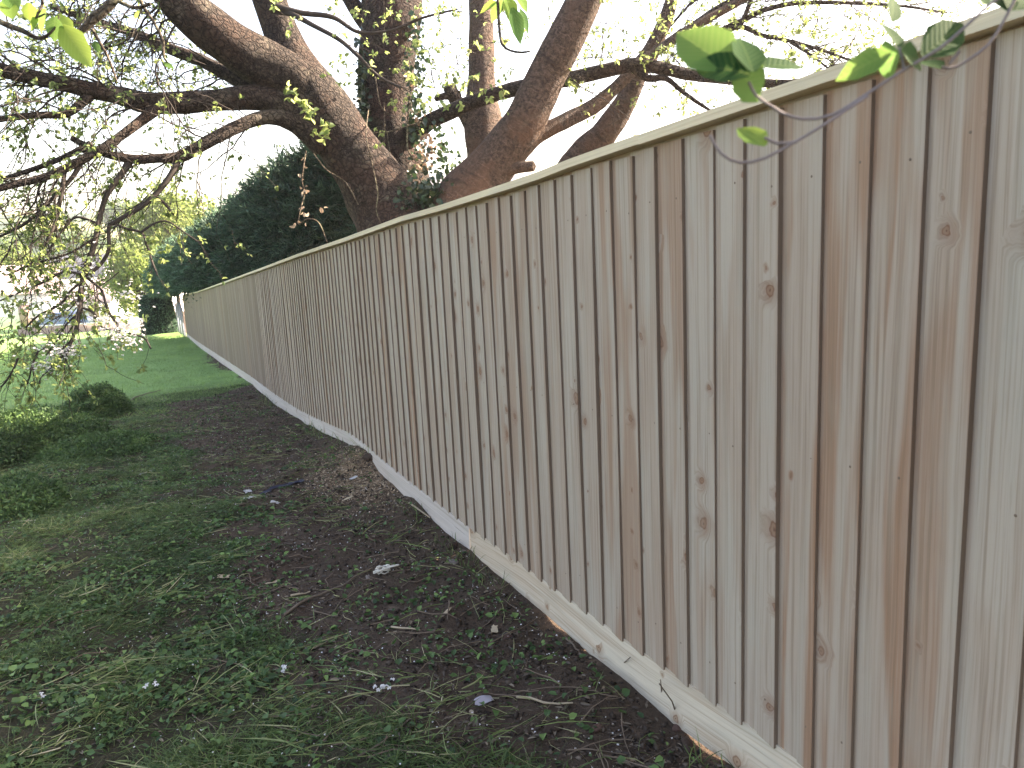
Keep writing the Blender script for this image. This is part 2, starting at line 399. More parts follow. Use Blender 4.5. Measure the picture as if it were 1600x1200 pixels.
def build_ground():
    xs = axis([(-700, -100, 100), (-100, -20, 10), (-20, -4, 1), (-4, -2.2, .12), (-2.2, 2.0, .035), (2.0, 3, .2), (3, 20, 2), (20, 100, 10), (100, 700, 100)])
    ys = axis([(-300, -20, 70), (-20, -2, 3), (-2, 1.6, .2), (1.6, 9, .03), (9, 18, .07), (18, 30, .3), (30, 70, 1), (70, 300, 15), (300, 660, 60)])
    X, Y = np.meshgrid(xs, ys, indexing='ij')
    Z = gh(X, Y)
    g = grassy(X, Y)
    saw = np.exp(-(((X - 1.5) / .3) ** 2 + ((Y - 6.85) / .75) ** 2)) * (fbm(X, Y, .2, 77) > .36)
    v = np.stack([X, Y, Z], -1).reshape(-1, 3); nx, ny = X.shape
    i, j = np.meshgrid(np.arange(nx - 1), np.arange(ny - 1), indexing='ij')
    q = np.stack([i * ny + j, (i + 1) * ny + j, (i + 1) * ny + j + 1, i * ny + j + 1], -1)
    mb = MB(); mb.add(v, q, rnd=g.ravel(), uv=np.stack([saw.ravel(), np.clip((Y.ravel() - 15) / 3, 0, 1), 0 * saw.ravel()], -1))
    t = NT('ground_soil_and_grass'); co = t.n('TexCoord', 3); r = t.attr('rnd'); b = t.attr('buv', 1)
    n1 = t.noise(co, 9.0, 5.0, .65); n2 = t.noise(co, 60.0, 4.0, .65); n3 = t.noise(co, 1.3, 3.0); n4 = t.noise(t.vmath('MULTIPLY', co, (1, .35, 1)), 3.0, 4.0)
    soil = t.mix(n2, (.036, .026, .019), (.125, .09, .066))
    soil = t.mix(t.step(n1, .55, .75), soil, (.15, .108, .08))
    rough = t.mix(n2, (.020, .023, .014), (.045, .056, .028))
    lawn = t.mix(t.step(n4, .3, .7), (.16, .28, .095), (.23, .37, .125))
    lawn = t.mix(t.math('MULTIPLY', t.step(n2, .4, .8), .5), lawn, (.12, .22, .075))
    lawn = t.mix(t.math('MULTIPLY', t.step(n3, .55, .7), .45), lawn, (.12, .16, .07))
    far = t.n('SeparateXYZ', 1, Vector=b)
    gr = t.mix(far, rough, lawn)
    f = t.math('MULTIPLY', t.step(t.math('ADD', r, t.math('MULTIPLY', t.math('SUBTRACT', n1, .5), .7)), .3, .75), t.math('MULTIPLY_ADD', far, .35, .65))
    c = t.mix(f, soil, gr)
    saws = t.math('MULTIPLY', t.n('SeparateXYZ', 0, Vector=b), t.step(n1, .35, .6))
    c = t.mix(t.math('MULTIPLY', saws, .9), c, (.33, .23, .15))
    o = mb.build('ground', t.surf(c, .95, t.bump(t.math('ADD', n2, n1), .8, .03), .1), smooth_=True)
    tag(o, kind='structure')
build_ground()

def build_hills():
    # the far side of the valley: fields and hedgerows
    u = np.linspace(-.75, 1.2, 90); rr = np.linspace(0, 1, 26)
    U, T = np.meshgrid(u, rr, indexing='ij')
    dist = 210 + 420 * T
    X = np.sin(U) * dist; Y = np.cos(U) * dist
    Z = -9 + (T ** .8) * 42 * (.75 + .5 * noise2(U * 3, T * 2, 1., 4)) + 4 * noise2(X, Y, 90, 8)
    Z = np.where(T > .92, Z - (T - .92) * 300, Z)
    nx, ny = X.shape; i, j = np.meshgrid(np.arange(nx - 1), np.arange(ny - 1), indexing='ij')
    q = np.stack([i * ny + j, i * ny + j + 1, (i + 1) * ny + j + 1, (i + 1) * ny + j], -1)
    mb = MB(); mb.add(np.stack([X, Y, Z], -1), q[..., ::-1])
    t = NT('hill_fields'); co = t.n('TexCoord', 3)
    vo = t.t.nodes.new('ShaderNodeTexVoronoi'); vo.inputs['Scale'].default_value = .014
    t.t.links.new(co, vo.inputs['Vector'])
    ve = t.t.nodes.new('ShaderNodeTexVoronoi'); ve.feature = 'DISTANCE_TO_EDGE'; ve.inputs['Scale'].default_value = .014
    t.t.links.new(co, ve.inputs['Vector'])
    c = t.ramp(t.n('SeparateColor', 0, Color=vo.outputs['Color']), (0, (.10, .16, .05)), (.5, (.20, .22, .09)), (1, (.30, .27, .15)))
    c = t.mix(t.step(ve.outputs['Distance'], .09, .05), c, (.03, .055, .03))
    o = mb.build('hills', t.surf(c, .95, None, .1), smooth_=True); tag(o, kind='structure')
build_hills()

# ------------------------------------------------------------------ the fence
_by = np.array([0, 2.01, 2.33, 2.8, 3.27, 3.74, 4.19, 4.58, 5.42, 6.19, 6.75, 7.32, 7.88, 9.47, 10.96, 13.19, 15.96, 22.57, 34.33, 44.96])
_bz = np.array([-.13, -.13, -.13, -.13, -.12, -.11, -.10, -.10, -.07, -.04, -.01, .03, .04, -.03, -.08, -.09, -.06, -.06, -.08, -.04])
_ty = np.array([0, 3, 3.36, 4.64, 5.41, 7.12, 9.48, 13.96, 20, 30.3, 42.4, 46])
_tz = np.array([1.935, 1.93, 1.92, 1.925, 1.94, 1.93, 1.935, 1.915, 1.89, 1.86, 1.91, 1.92])
def f_bot(y): return SL * y + np.interp(y, _by, _bz)
def f_top(y): return SL * y + np.interp(y, _ty, _tz)
PITCH = .1557
fence = thing('timber_fence', (FX, 2, gh(FX, 2.)), 'long new close-board timber fence of pale vertical boards running down the slope', 'fence')
def fence_board(mb, y0, k):
    tn = {1.354: .97, 1.52: .85, 1.67: .95, 1.206: .6}.get(min((1.354, 1.52, 1.67, 1.206), key=lambda v: abs(v - y0)) if min(abs(v - y0) for v in (1.354, 1.52, 1.67, 1.206)) < .05 else 0, R.random() ** 3.2 * .9)
    fe = R.uniform(.62, 1.06)
    if y0 > 14: tn = R.uniform(.35, .97)
    rn = int(k * 37 % 211) + .01 + min(tn, .98)
    w = PITCH + .020; nz = 7
    yb, yt = y0, y0
    jit = R.normal(0, .0016); lean = R.normal(0, .0022); bow = R.normal(0, .0025)
    thick = (float(np.interp(y0, [5, 11], [.0205, .0155])) if y0 <= 14 else .0145 + R.normal(0, .003)) + jit
    zb = float(f_bot(y0 + .08)) + R.normal(0, .0015) - .006; zt = float(f_top(y0 + .08)) - .047 + R.normal(0, .004)
    z = np.linspace(zb, zt, nz); s = np.linspace(0, 1, nz)
    yy = y0 + lean * (s - .5) * 2; xb = bow * np.sin(s * math.pi)
    dark = .0035
    prof = [(-thick, 0), (-thick + .0025, -.0006), (-.003, -.0006), (0.004, 0), (.004, w), (-.003, w)]
    # corner order around the wedge: front-near, arris, back-near, back-far, front-far
    pts = np.array([[FX - thick, 0.002], [FX - thick + .002, 0], [FX + .0, 0], [FX + .0, w], [FX - .0035, w]])
    if y0 > 14.0:                                   # the far bays are lapped the other way
        pts = np.array([[FX - .0035, 0], [FX, 0], [FX, w], [FX - thick + .002, w], [FX - thick, w - .002]])
    n = len(pts)
    V = np.zeros((nz, n, 3)); U = np.zeros((nz, n, 3))
    for i in range(n):
        V[:, i, 0] = pts[i, 0] + xb; V[:, i, 1] = yy + pts[i, 1]; V[:, i, 2] = z
    q = []
    # split vertices per face so that the sawn edge carries its own attribute
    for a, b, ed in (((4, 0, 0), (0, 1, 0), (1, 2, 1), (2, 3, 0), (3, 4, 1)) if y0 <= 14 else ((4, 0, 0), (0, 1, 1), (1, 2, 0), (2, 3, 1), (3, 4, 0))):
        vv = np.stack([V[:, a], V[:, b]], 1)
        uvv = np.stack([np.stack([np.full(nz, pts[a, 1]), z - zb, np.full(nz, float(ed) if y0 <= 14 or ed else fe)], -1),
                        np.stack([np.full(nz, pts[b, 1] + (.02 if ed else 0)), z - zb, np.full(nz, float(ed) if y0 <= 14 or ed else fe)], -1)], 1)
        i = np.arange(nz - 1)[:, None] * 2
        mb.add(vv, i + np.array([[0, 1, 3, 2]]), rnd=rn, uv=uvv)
    for lev, rev in ((0, False), (nz - 1, True)):
        idx = [0, 1, 2, 3, 4]
        uvc = [(p[1], z[lev] - zb, 1.0) for p in pts]
        fc = [(0, 1, 2), (0, 2, 3), (0, 3, 4)]
        if rev: fc = [x[::-1] for x in fc]
        mb.add(V[lev], t=fc, rnd=rn, uv=uvc)
    # nail heads on the three rails
    for h in (.16, 1.0, 1.82):
        if R.random() < .85:
            ny, nzz = y0 + .035 + R.normal(0, .006), zb + h + R.normal(0, .012)
            fx = FX - thick + (.017) * (.035 if y0 <= 14 else w - .035) / w - .0012 + np.interp(h / 2, [0, .5, 1], [0, bow, 0])
            an = np.arange(6) / 6 * 2 * math.pi
            ring = np.stack([np.full(6, fx), ny + np.cos(an) * .0040, nzz + np.sin(an) * .0040], -1)
            mb.add(np.vstack([ring, [[fx - .0008, ny, nzz]]]), t=[(a, (a + 1) % 6, 6) for a in range(6)], rnd=rn, uv=np.array([[0, 0, 1.2]] * 7))
ks = np.arange(0, int((44.2 - .35) / PITCH))
edge0 = 1.206 - 6 * PITCH
# board edges read off the photograph where they show largest, evenly pitched beyond
order = [k for k in ks if edge0 + k * PITCH > .95]
far_mb = MB()
for n_, k in enumerate(ks):
    y0 = edge0 + k * PITCH + np.clip(R.normal(0, .0048), -.009, .009)
    if n_ < 2: continue
    if n_ < 101:
        mb = MB(); fence_board(mb, y0, k); mb.build('board', M_BOARD, fence)
    else:
        fence_board(far_mb, y0, k)
far_boards = far_mb.build('board', M_BOARD, fence); tag(far_boards, kind='stuff')

def long_board(mb, y0, y1, x0, x1, zlo, zhi, n, rn, bow=0.0):
    """a board lying along the fence; zlo/zhi are functions of y"""
    y = np.linspace(y0, y1, n); s = np.linspace(0, 1, n)
    xo = bow * np.sin(s * math.pi)
    L, H = zlo(y), zhi(y)
    ring = [(x0, L), (x0, H), (x1, H), (x1, L)]
    for a in range(4):
        b = (a + 1) % 4
        A = np.stack([ring[a][0] + xo, y, ring[a][1]], -1); B = np.stack([ring[b][0] + xo, y, ring[b][1]], -1)
        ua = np.stack([(ring[a][1] - L) + a * .21, y, 0 * y], -1); ub = np.stack([(ring[b][1] - L) + a * .21 + (.05 if a % 2 else 0), y, 0 * y], -1)
        i = np.arange(n - 1)[:, None] * 2
        mb.add(np.stack([A, B], 1), i + np.array([[0, 2, 3, 1]]), rnd=rn, uv=np.stack([ua, ub], 1))
    for k, rev in ((0, 0), (n - 1, 1)):
        c = np.array([(ring[a][0] + xo[k], y[k], ring[a][1][k]) for a in range(4)])
        mb.add(c, [(0, 1, 2, 3) if not rev else (3, 2, 1, 0)], rnd=rn, uv=[(0, y[k], 0)] * 4)
joints = [.2, 1.55, 4.58, 7.2, 10.1, 13.1, 16.1, 19.1, 22.1, 25.1, 28.1, 31.1, 34.1, 37.1, 40.1, 44.2]
for i, (a0, a1) in enumerate(zip(joints[:-1], joints[1:])):
    mb = MB()
    drop = .205 if i < 2 else .32
    long_board(mb, a0 + .003, a1 - .003, FX - .012 - .002 * (i % 3), FX + .012, lambda y: f_bot(y) - drop - (.02 * np.sin(y * 3) if i < 2 else 0), lambda y: f_bot(y), 16, i * 17 + 5.15 + .1 * (i == 1), R.normal(0, .004))
    o = mb.build('gravel_board', M_GRAVEL if i < 2 else M_GRAVEL2, fence)
    if i == 1: o['label'] = 'pale green gravel board with brown knots'
cj = [.2, 2.5, 5.41, 8.3, 11.3, 14.3, 17.3, 20.3, 23.3, 26.3, 29.3, 32.3, 35.3, 38.3, 41.3, 44.3]
for i, (a0, a1) in enumerate(zip(cj[:-1], cj[1:])):
    mb = MB(); dz = R.normal(0, .0014); xo = R.normal(0, .001)
    long_board(mb, a0 + .0005, a1 - .0005, FX - .056 + xo, FX + .034, lambda y: f_top(y) - .033 + dz, lambda y: f_top(y) + dz, 12, i * 13 + 3.1, R.normal(0, .002))
    mb.build('capping_rail', M_CAP, fence)

for a0, a1 in zip([.2, 3.2, 6.2, 9.2, 12.2, 15.2, 18.2, 21.2, 24.2, 27.2, 30.2, 33.2, 36.2, 39.2, 42.2], [3.2, 6.2, 9.2, 12.2, 15.2, 18.2, 21.2, 24.2, 27.2, 30.2, 33.2, 36.2, 39.2, 42.2, 44.2]):
    mb = MB(); long_board(mb, a0 + .002, a1 - .002, FX + .006, FX + .032, lambda y: f_top(y) - .12, lambda y: f_top(y) - .024, 8, a0 + .4)
    mb.build('top_rail', M_BOARD, fence)
# ------------------------------------------------------------------ chain-link fence beyond the timber one
link = thing('chain_link_fence', (FX, 47, gh(FX - .3, 47.)), 'grey chain link fence with white posts beyond the far end of the timber fence', 'fence')
M_GALV = plain_mat('galvanised_wire', (.20, .23, .28), .5, .15, 9., metal=.3)
M_POST = plain_mat('white_concrete_post', (.27, .31, .36), .8, .1, 12.)
mb = MB()
for s_ in (1, -1):
    for k in range(-14, 90):
        a0 = 44.4 + k * .11
        p0 = np.array([a0, 0.]); p1 = np.array([a0 + s_ * 1.6, 1.6])
        if s_ < 0: p0, p1 = np.array([a0 + 1.6, 0.]), np.array([a0, 1.6])
        if min(p0[0], p1[0]) < 44.4 or max(p0[0], p1[0]) > 52.5: continue
        z0 = float(gh(FX - .1, p0[0]))
        mb.tube([(FX - .05, p0[0], z0 + p0[1]), (FX - .05, p1[0], z0 + p1[1])], [.006, .006], 3, cap=False)
for h in (.05, .85, 1.6):
    mb.tube([(FX - .05, y, float(gh(FX - .1, y)) + h) for y in np.linspace(44.4, 52.5, 8)], [.008] * 8, 4)
mb.build('mesh_panel', M_GALV, link)
for y in (45.6, 49.0, 52.4):
    mb = MB(); z0 = float(gh(FX - .1, y))
    mb.box((FX - .16, y - .06, z0 - .2), (FX - .06, y + .06, z0 + 1.75))
    mb.add([(FX - .16, y - .06, z0 + 1.75), (FX - .06, y - .06, z0 + 1.75), (FX - .06, y + .06, z0 + 1.75), (FX - .16, y + .06, z0 + 1.75), (FX - .11, y, z0 + 1.80)], t=[(0, 1, 4), (1, 2, 4), (2, 3, 4), (3, 0, 4)])
    mb.build('post', M_POST, link)

# ------------------------------------------------------------------ trees
def limb(spec, step=.05, flare=1.0):
    """(px, py, distance, diameter in photo px) -> smooth world polyline and radii"""
    rows = [np.concatenate([P(x, y, d), [w * .5 * d / F]]) for x, y, d, w in spec]
    s = smooth(rows, step)
    return s[:, :3], np.maximum(s[:, 3], .002)

class Canopy:
    def __init__(s): s.tw, s.lf, s.bl = MB(), [], []
    def twig(s, p, d, L, r, lvl, droop=.05, leafy=1.0, kids=1.0, wob=.16):
        n = max(4, int(L / .07)); p = np.array(p, float); d = nrm(np.array(d, float))
        pts, st = [p.copy()], L / n
        for i in range(n):
            d = nrm(d + R.normal(0, wob, 3) + np.array([0, 0, -droop])); p = p + d * st; pts.append(p.copy())
        pts = np.array(pts)
        s.tw.tube(pts, np.linspace(r, max(r * .45, .0016), n + 1), 5 if r > .008 else 4, cap=False)
        if lvl > 0:
            for _ in range(max(1, int(L * 5.5 * kids * R.uniform(.6, 1.3)))):
                i = R.integers(1, n + 1); ax = nrm(R.normal(0, 1, 3)); dd = nrm(pts[i] - pts[i - 1])
                dd = nrm(dd * .8 + nrm(np.cross(dd, ax)) * R.uniform(.5, 1.0))
                s.twig(pts[i], dd, L * R.uniform(.3, .55), max(r * .5, .002), lvl - 1, droop, leafy, kids, wob)
        for i in range(1, n + 1):
            if R.random() < (.065 if lvl else .16) * leafy or (i == n and R.random() < .5 * leafy):
                s.cluster(pts[i], nrm(pts[i] - pts[i - 1]))
    def cluster(s, p, d, k=None, size=.044):
        k = k or R.integers(2, 6)
        for _ in range(k):
            dd = nrm(d * .5 + R.normal(0, .8, 3) + np.array([0, 0, -.15]))
            s.lf.append((p + R.normal(0, .008, 3), dd, R.normal(0, 1, 3) + np.array([0, 0, 1.2]), size * R.uniform(.6, 1.35)))
    def spray(s, poly, n, L, r, bias, t0=0., t1=1., lvl=2, droop=.05, leafy=1., kids=1.):
        for _ in range(n):
            i = int(np.clip(R.uniform(t0, t1) * (len(poly) - 1), 1, len(poly) - 1))
            dd = nrm(nrm(poly[i] - poly[i - 1]) * .5 + np.array(bias) + R.normal(0, .45, 3))
            s.twig(poly[i], dd, R.uniform(*L), r * R.uniform(.7, 1.2), lvl, droop, leafy, kids)
    def blossom(s, c, rad, n):
        for _ in range(n):
            q = c + R.normal(0, rad, 3) * np.array([1, 1, .7])
            for a in range(5):
                an = a * 1.2566 + R.random(); s.bl.append((q, np.array([math.cos(an), math.sin(an), R.normal(0, .4)]), R.normal(0, .5, 3) + np.array([0, 0, 1]), R.uniform(.012, .019)))
    def build(s, parent, twig_mat=None, leaf_mat_=None):
        if s.tw.n: s.tw.build('twigs', twig_mat or M_TWIG, parent, True)
        if s.lf:
            mb = MB(); L = np.array([x[3] for x in s.lf])
            mb.leaves([x[0] for x in s.lf], [x[1] for x in s.lf], [x[2] for x in s.lf], L, L * .62, R.beta(2, 2, len(L)))
            mb.build('foliage', leaf_mat_ or M_CHERRYLEAF, parent)
        if s.bl:
            mb = MB(); L = np.array([x[3] for x in s.bl])
            mb.leaves([x[0] for x in s.bl], [x[1] for x in s.bl], [x[2] for x in s.bl], L, L * .9, R.random(len(L)))
            mb.build('blossom', M_PETAL, parent)

def stem_part(name, parent, mat, spec, sides=14, lump=.16, step=.05, foot=None):
    p, r = limb(spec, step)
    mb = MB(); mb.tube(p, r, sides, lump=lump)
    mb.build(name, mat, parent, True)
    return p

# --- the big old cherry: a leaning stem to the left, a leaning stem to the right, long limbs over the grass
_b = P(660, 420, 8.7)
cherry = thing('cherry_tree', (_b[0], _b[1], gh(3.0, _b[1])), 'big old cherry tree with forked leaning trunk and long limbs sweeping left over the fence', 'tree')
stem_part('trunk', cherry, M_CHERRY, [(668, 470, 8.7, 215), (645, 400, 8.75, 165), (612, 335, 8.8, 120), (576, 275, 8.75, 98), (532, 214, 8.7, 88), (492, 152, 8.6, 84), (460, 102, 8.55, 72), (442, 55, 8.5, 56), (421, 0, 8.45, 50), (402, -60, 8.4, 44), (390, -160, 8.3, 36)], 18, .17)
fork = stem_part('limb', cherry, M_CHERRY, [(490, 165, 8.6, 70), (462, 125, 8.5, 78), (424, 106, 8.4, 80), (384, 84, 8.25, 72), (330, 46, 8.05, 68), (285, 6, 7.9, 62), (240, -45, 7.7, 54), (150, -130, 7.4, 42)], 16, .14)
lowA = stem_part('limb', cherry, M_CHERRY, [(500, 205, 8.6, 60), (462, 176, 8.5, 50), (412, 154, 8.35, 40), (337, 156, 8.2, 33), (240, 162, 8.0, 33), (187, 150, 7.9, 28), (112, 134, 7.75, 25), (37, 118, 7.6, 23), (0, 109, 7.5, 21), (-90, 90, 7.3, 18), (-200, 60, 7.0, 14)], 12, .12)
lowB = stem_part('limb', cherry, M_CHERRY, [(505, 225, 8.55, 44), (455, 190, 8.4, 30), (405, 185, 8.25, 22), (337, 215, 8.0, 20), (285, 244, 7.9, 18), (250, 247, 7.85, 15), (210, 249, 7.8, 15), (157, 238, 7.7, 12), (112, 216, 7.65, 9)], 10, .12)
subA = stem_part('branch', cherry, M_CHERRY, [(262, 160, 8.0, 20), (232, 180, 7.9, 17), (187, 214, 7.7, 14), (142, 242, 7.6, 14), (75, 275, 7.45, 12), (0, 294, 7.3, 11), (-80, 320, 7.1, 8)], 9, .1)
upA = stem_part('branch', cherry, M_CHERRY, [(410, 152, 8.4, 24), (375, 128, 8.5, 22), (319, 97, 8.6, 20), (262, 75, 8.7, 18), (210, 52, 8.8, 15), (161, 37, 8.9, 12), (80, 10, 9.0, 9)], 9, .1)
subL = stem_part('branch', cherry, M_CHERRY, [(140, 150, 7.8, 16), (105, 177, 7.7, 12), (60, 180, 7.6, 11), (0, 186, 7.5, 10), (-80, 200, 7.4, 8)], 8, .1)
subM = stem_part('branch', cherry, M_CHERRY, [(142, 225, 7.65, 12), (112, 240, 7.6, 9), (70, 258, 7.6, 8), (10, 278, 7.55, 7), (-60, 300, 7.5, 5)], 8, .1)
hang1 = stem_part('branch', cherry, M_TWIG, [(277, 252, 7.9, 11), (272, 265, 7.85, 10), (255, 290, 7.8, 9), (225, 320, 7.75, 8), (178, 348, 7.7, 7), (170, 356, 7.7, 6), (170, 390, 7.65, 6), (158, 412, 7.65, 6), (140, 428, 7.6, 6)], 7, .1)
hang2 = stem_part('branch', cherry, M_TWIG, [(202, 252, 7.8, 13), (190, 272, 7.75, 10), (168, 302, 7.7, 9), (158, 330, 7.7, 8), (153, 352, 7.65, 8), (145, 390, 7.6, 9), (133, 425, 7.6, 10), (126, 455, 7.55, 9), (125, 478, 7.5, 8), (122, 500, 7.5, 7), (117, 520, 7.5, 5), (104, 550, 7.45, 4), (88, 566, 7.4, 3)], 7, .1)
hang3 = stem_part('branch', cherry, M_TWIG, [(128, 250, 7.6, 9), (112, 278, 7.55, 7), (70, 322, 7.5, 6), (35, 352, 7.45, 5), (-20, 378, 7.4, 4)], 6, .1)
hang4 = stem_part('branch', cherry, M_TWIG, [(102, 262, 7.55, 7), (98, 290, 7.5, 7), (92, 325, 7.5, 6), (88, 343, 7.5, 5), (78, 368, 7.45, 5), (66, 390, 7.4, 3)], 6, .1)
fine = [[(133, 432, 7.6, 5), (150, 445, 7.6, 4), (160, 456, 7.55, 4), (166, 478, 7.55, 4), (176, 497, 7.5, 4), (186, 508, 7.5, 3)],
        [(126, 480, 7.5, 4), (145, 488, 7.5, 4), (160, 512, 7.5, 3), (180, 515, 7.5, 3), (200, 520, 7.5, 3), (225, 528, 7.5, 3), (236, 545, 7.45, 2.5)],
        [(180, 350, 7.7, 4), (200, 358, 7.7, 4), (222, 364, 7.7, 4), (230, 385, 7.65, 4), (238, 410, 7.65, 3.5), (246, 430, 7.6, 3)],
        [(222, 362, 7.7, 4), (240, 350, 7.7, 3.5), (262, 346, 7.7, 3), (292, 366, 7.7, 2.6), (316, 382, 7.7, 2)],
        [(244, 308, 7.8, 5), (258, 318, 7.8, 5), (267, 330, 7.8, 4), (276, 340, 7.8, 3)],
        [(131, 430, 7.6, 5), (100, 425, 7.55, 4), (70, 440, 7.5, 3.5), (35, 455, 7.5, 3), (0, 470, 7.4, 2.5)],
        [(128, 440, 7.55, 5), (110, 455, 7.5, 4), (95, 475, 7.5, 4), (62, 492, 7.45, 3.5), (40, 512, 7.4, 3)],
        [(124, 490, 7.5, 4), (105, 505, 7.5, 3.5), (90, 530, 7.45, 3), (72, 555, 7.4, 2.5)],
        [(120, 505, 7.5, 4), (112, 530, 7.5, 3.5), (98, 545, 7.45, 3), (82, 572, 7.4, 2.5), (64, 590, 7.4, 2), (62, 600, 7.4, 2)],
        [(28, 560, 7.3, 4), (22, 575, 7.3, 3), (10, 595, 7.3, 3), (0, 606, 7.3, 2.5)],
        [(60, 548, 7.4, 4), (50, 572, 7.4, 3), (46, 590, 7.4, 2.5), (42, 600, 7.4, 2)],
        [(155, 350, 7.65, 4), (118, 340, 7.6, 3.5), (90, 370, 7.55, 3), (70, 400, 7.5, 3), (30, 420, 7.5, 2.5)],
        [(150, 370, 7.6, 4), (110, 395, 7.55, 3.5), (60, 410, 7.5, 3), (10, 430, 7.5, 2.5)]]
can = Canopy()
fine_p = []
for sp in fine:
    p, r = limb(sp, .03); can.tw.tube(p, r, 5, cap=False); fine_p.append(p)
LEFT = CAM @ np.array([-1, 0, 0.]); UPV = np.array([0, 0, 1.])
can.spray(lowA, 34, (.5, 1.5), .010, LEFT * .5 + UPV * .1, .3, 1, 2, .03, .9, 1.4)
can.spray(lowB, 22, (.4, 1.1), .008, LEFT * .4 - UPV * .1, .3, 1, 2, .04, .9)
can.spray(subA, 20, (.4, 1.2), .008, LEFT * .4 - UPV * .3, .2, 1, 2, .06, 1.1)
can.spray(upA, 30, (.5, 1.5), .009, LEFT * .5, .15, 1, 2, .03, .8, 1.5)
can.spray(subL, 13, (.4, 1.1), .007, LEFT * .3 - UPV * .2, .1, 1, 2, .05, 1.1)
can.spray(subM, 12, (.3, .9), .006, LEFT * .3 - UPV * .4, .1, 1, 2, .05, 1.2)
can.spray(fork, 18, (.7, 1.8), .012, LEFT * .6 - UPV * .2, .5, 1, 2, .05, .8)
for h, n in ((hang1, 12), (hang2, 26), (hang3, 14), (hang4, 10)):
    can.spray(h, n, (.3, .9), .0055, LEFT * .35 - UPV * .4, .15, 1, 1, .05, 1.3)
for p in fine_p:
    can.spray(p, 9, (.12, .4), .003, LEFT * .1 - UPV * .4, .2, 1, 1, .06, 1.6, .8)
# long drooping whips that carry the leafy ends seen low on the left
for _ in range(34):
    x, y = R.uniform(-60, 190), R.uniform(330, 520)
    if x > 120 and y > 470: continue
    can.twig(P(x, y, R.uniform(7.0, 8.4)), LEFT * R.uniform(-.3, .8) - UPV * R.uniform(.1, .8), R.uniform(.3, .8), .0045, 1, .04, 1.2)
for _ in range(34):
    x, y = R.uniform(-60, 110), R.uniform(490, 570)
    can.twig(P(x, y, R.uniform(7.0, 7.8)), LEFT * R.uniform(-.5, .5) - UPV * R.uniform(0, .6), R.uniform(.15, .35), .003, 1, .04, 1.9)
for (x, y, d, rad, n) in ((190, 522, 7.5, .10, 70), (165, 505, 7.5, .07, 30), (205, 500, 7.5, .05, 20), (92, 548, 7.4, .09, 46), (70, 575, 7.4, .06, 20), (120, 470, 7.5, .08, 14), (60, 470, 7.4, .12, 14), (205, 460, 7.6, .08, 14), (140, 410, 7.6, .1, 10)):
    can.blossom(P(x, y, d), rad, int(n * 3.2))
# bright spray of young leaves growing straight from the trunk
for i in range(15):
    t_ = i / 14; q = P(458 + 52 * t_ + R.normal(0, 7), 140 + 78 * t_ + R.normal(0, 7), 8.15)
    can.cluster(q, -CAM[:, 2] + np.array([0, 0, -.3]), 5, .075)
can.twig(P(470, 150, 8.2), P(505, 220, 8.1) - P(470, 150, 8.2), .5, .005, 0, .02, 2)
# pale twig that crosses in front of the dark trunk
p, r = limb([(425, 15, 7.9, 14), (455, 22, 7.8, 10), (490, 40, 7.7, 8), (530, 62, 7.6, 7), (560, 88, 7.5, 6), (590, 118, 7.5, 5), (626, 137, 7.45, 4)], .03); can.tw.tube(p, r, 6)
can.spray(p, 12, (.2, .6), .004, UPV * .1, .2, 1, 1, .03, 2.)
p, r = limb([(425, 8, 7.8, 12), (470, 20, 7.8, 9), (520, 27, 7.8, 8), (560, 50, 7.8, 6), (610, 48, 7.8, 5), (660, 28, 7.8, 4), (715, 14, 7.8, 3)], .03); can.tw.tube(p, r, 6)
can.spray(p, 16, (.2, .6), .004, UPV * .1, .1, 1, 1, .03, 2.2)
# right leaning stem of the same stool
right = stem_part('limb', cherry, M_REDBARK, [(700, 400, 8.6, 110), (725, 318, 8.5, 96), (752, 281, 8.45, 80), (780, 245, 8.4, 70), (814, 199, 8.3, 66), (838, 155, 8.25, 62), (858, 112, 8.2, 60), (884, 62, 8.1, 58), (913, 2, 8.0, 53), (938, -60, 7.9, 48), (980, -160, 7.8, 40)], 16, .12)
stem_part('branch_stub', cherry, M_REDBARK, [(775, 268, 8.4, 30), (806, 262, 8.3, 20), (834, 260, 8.25, 17)], 9, .12)
lowR = stem_part('branch', cherry, M_REDBARK, [(778, 262, 8.45, 34), (812, 238, 8.5, 26), (842, 211, 8.6, 25), (887, 187, 8.7, 25), (925, 168, 8.8, 24), (955, 143, 8.9, 20), (985, 115, 9.0, 17), (1010, 92, 9.1, 15), (1075, 48, 9.2, 14), (1160, 0, 9.3, 12), (1240, -40, 9.3, 9)], 10, .12)
can.spray(lowR, 22, (.4, 1.2), .007, CAM[:, 0] * .4 + UPV * .2, .35, 1, 2, .02, .8)
can.spray(right, 12, (.5, 1.3), .008, CAM[:, 0] * .3 + UPV * .1, .5, 1, 2, .03, .8)
can.build(cherry)

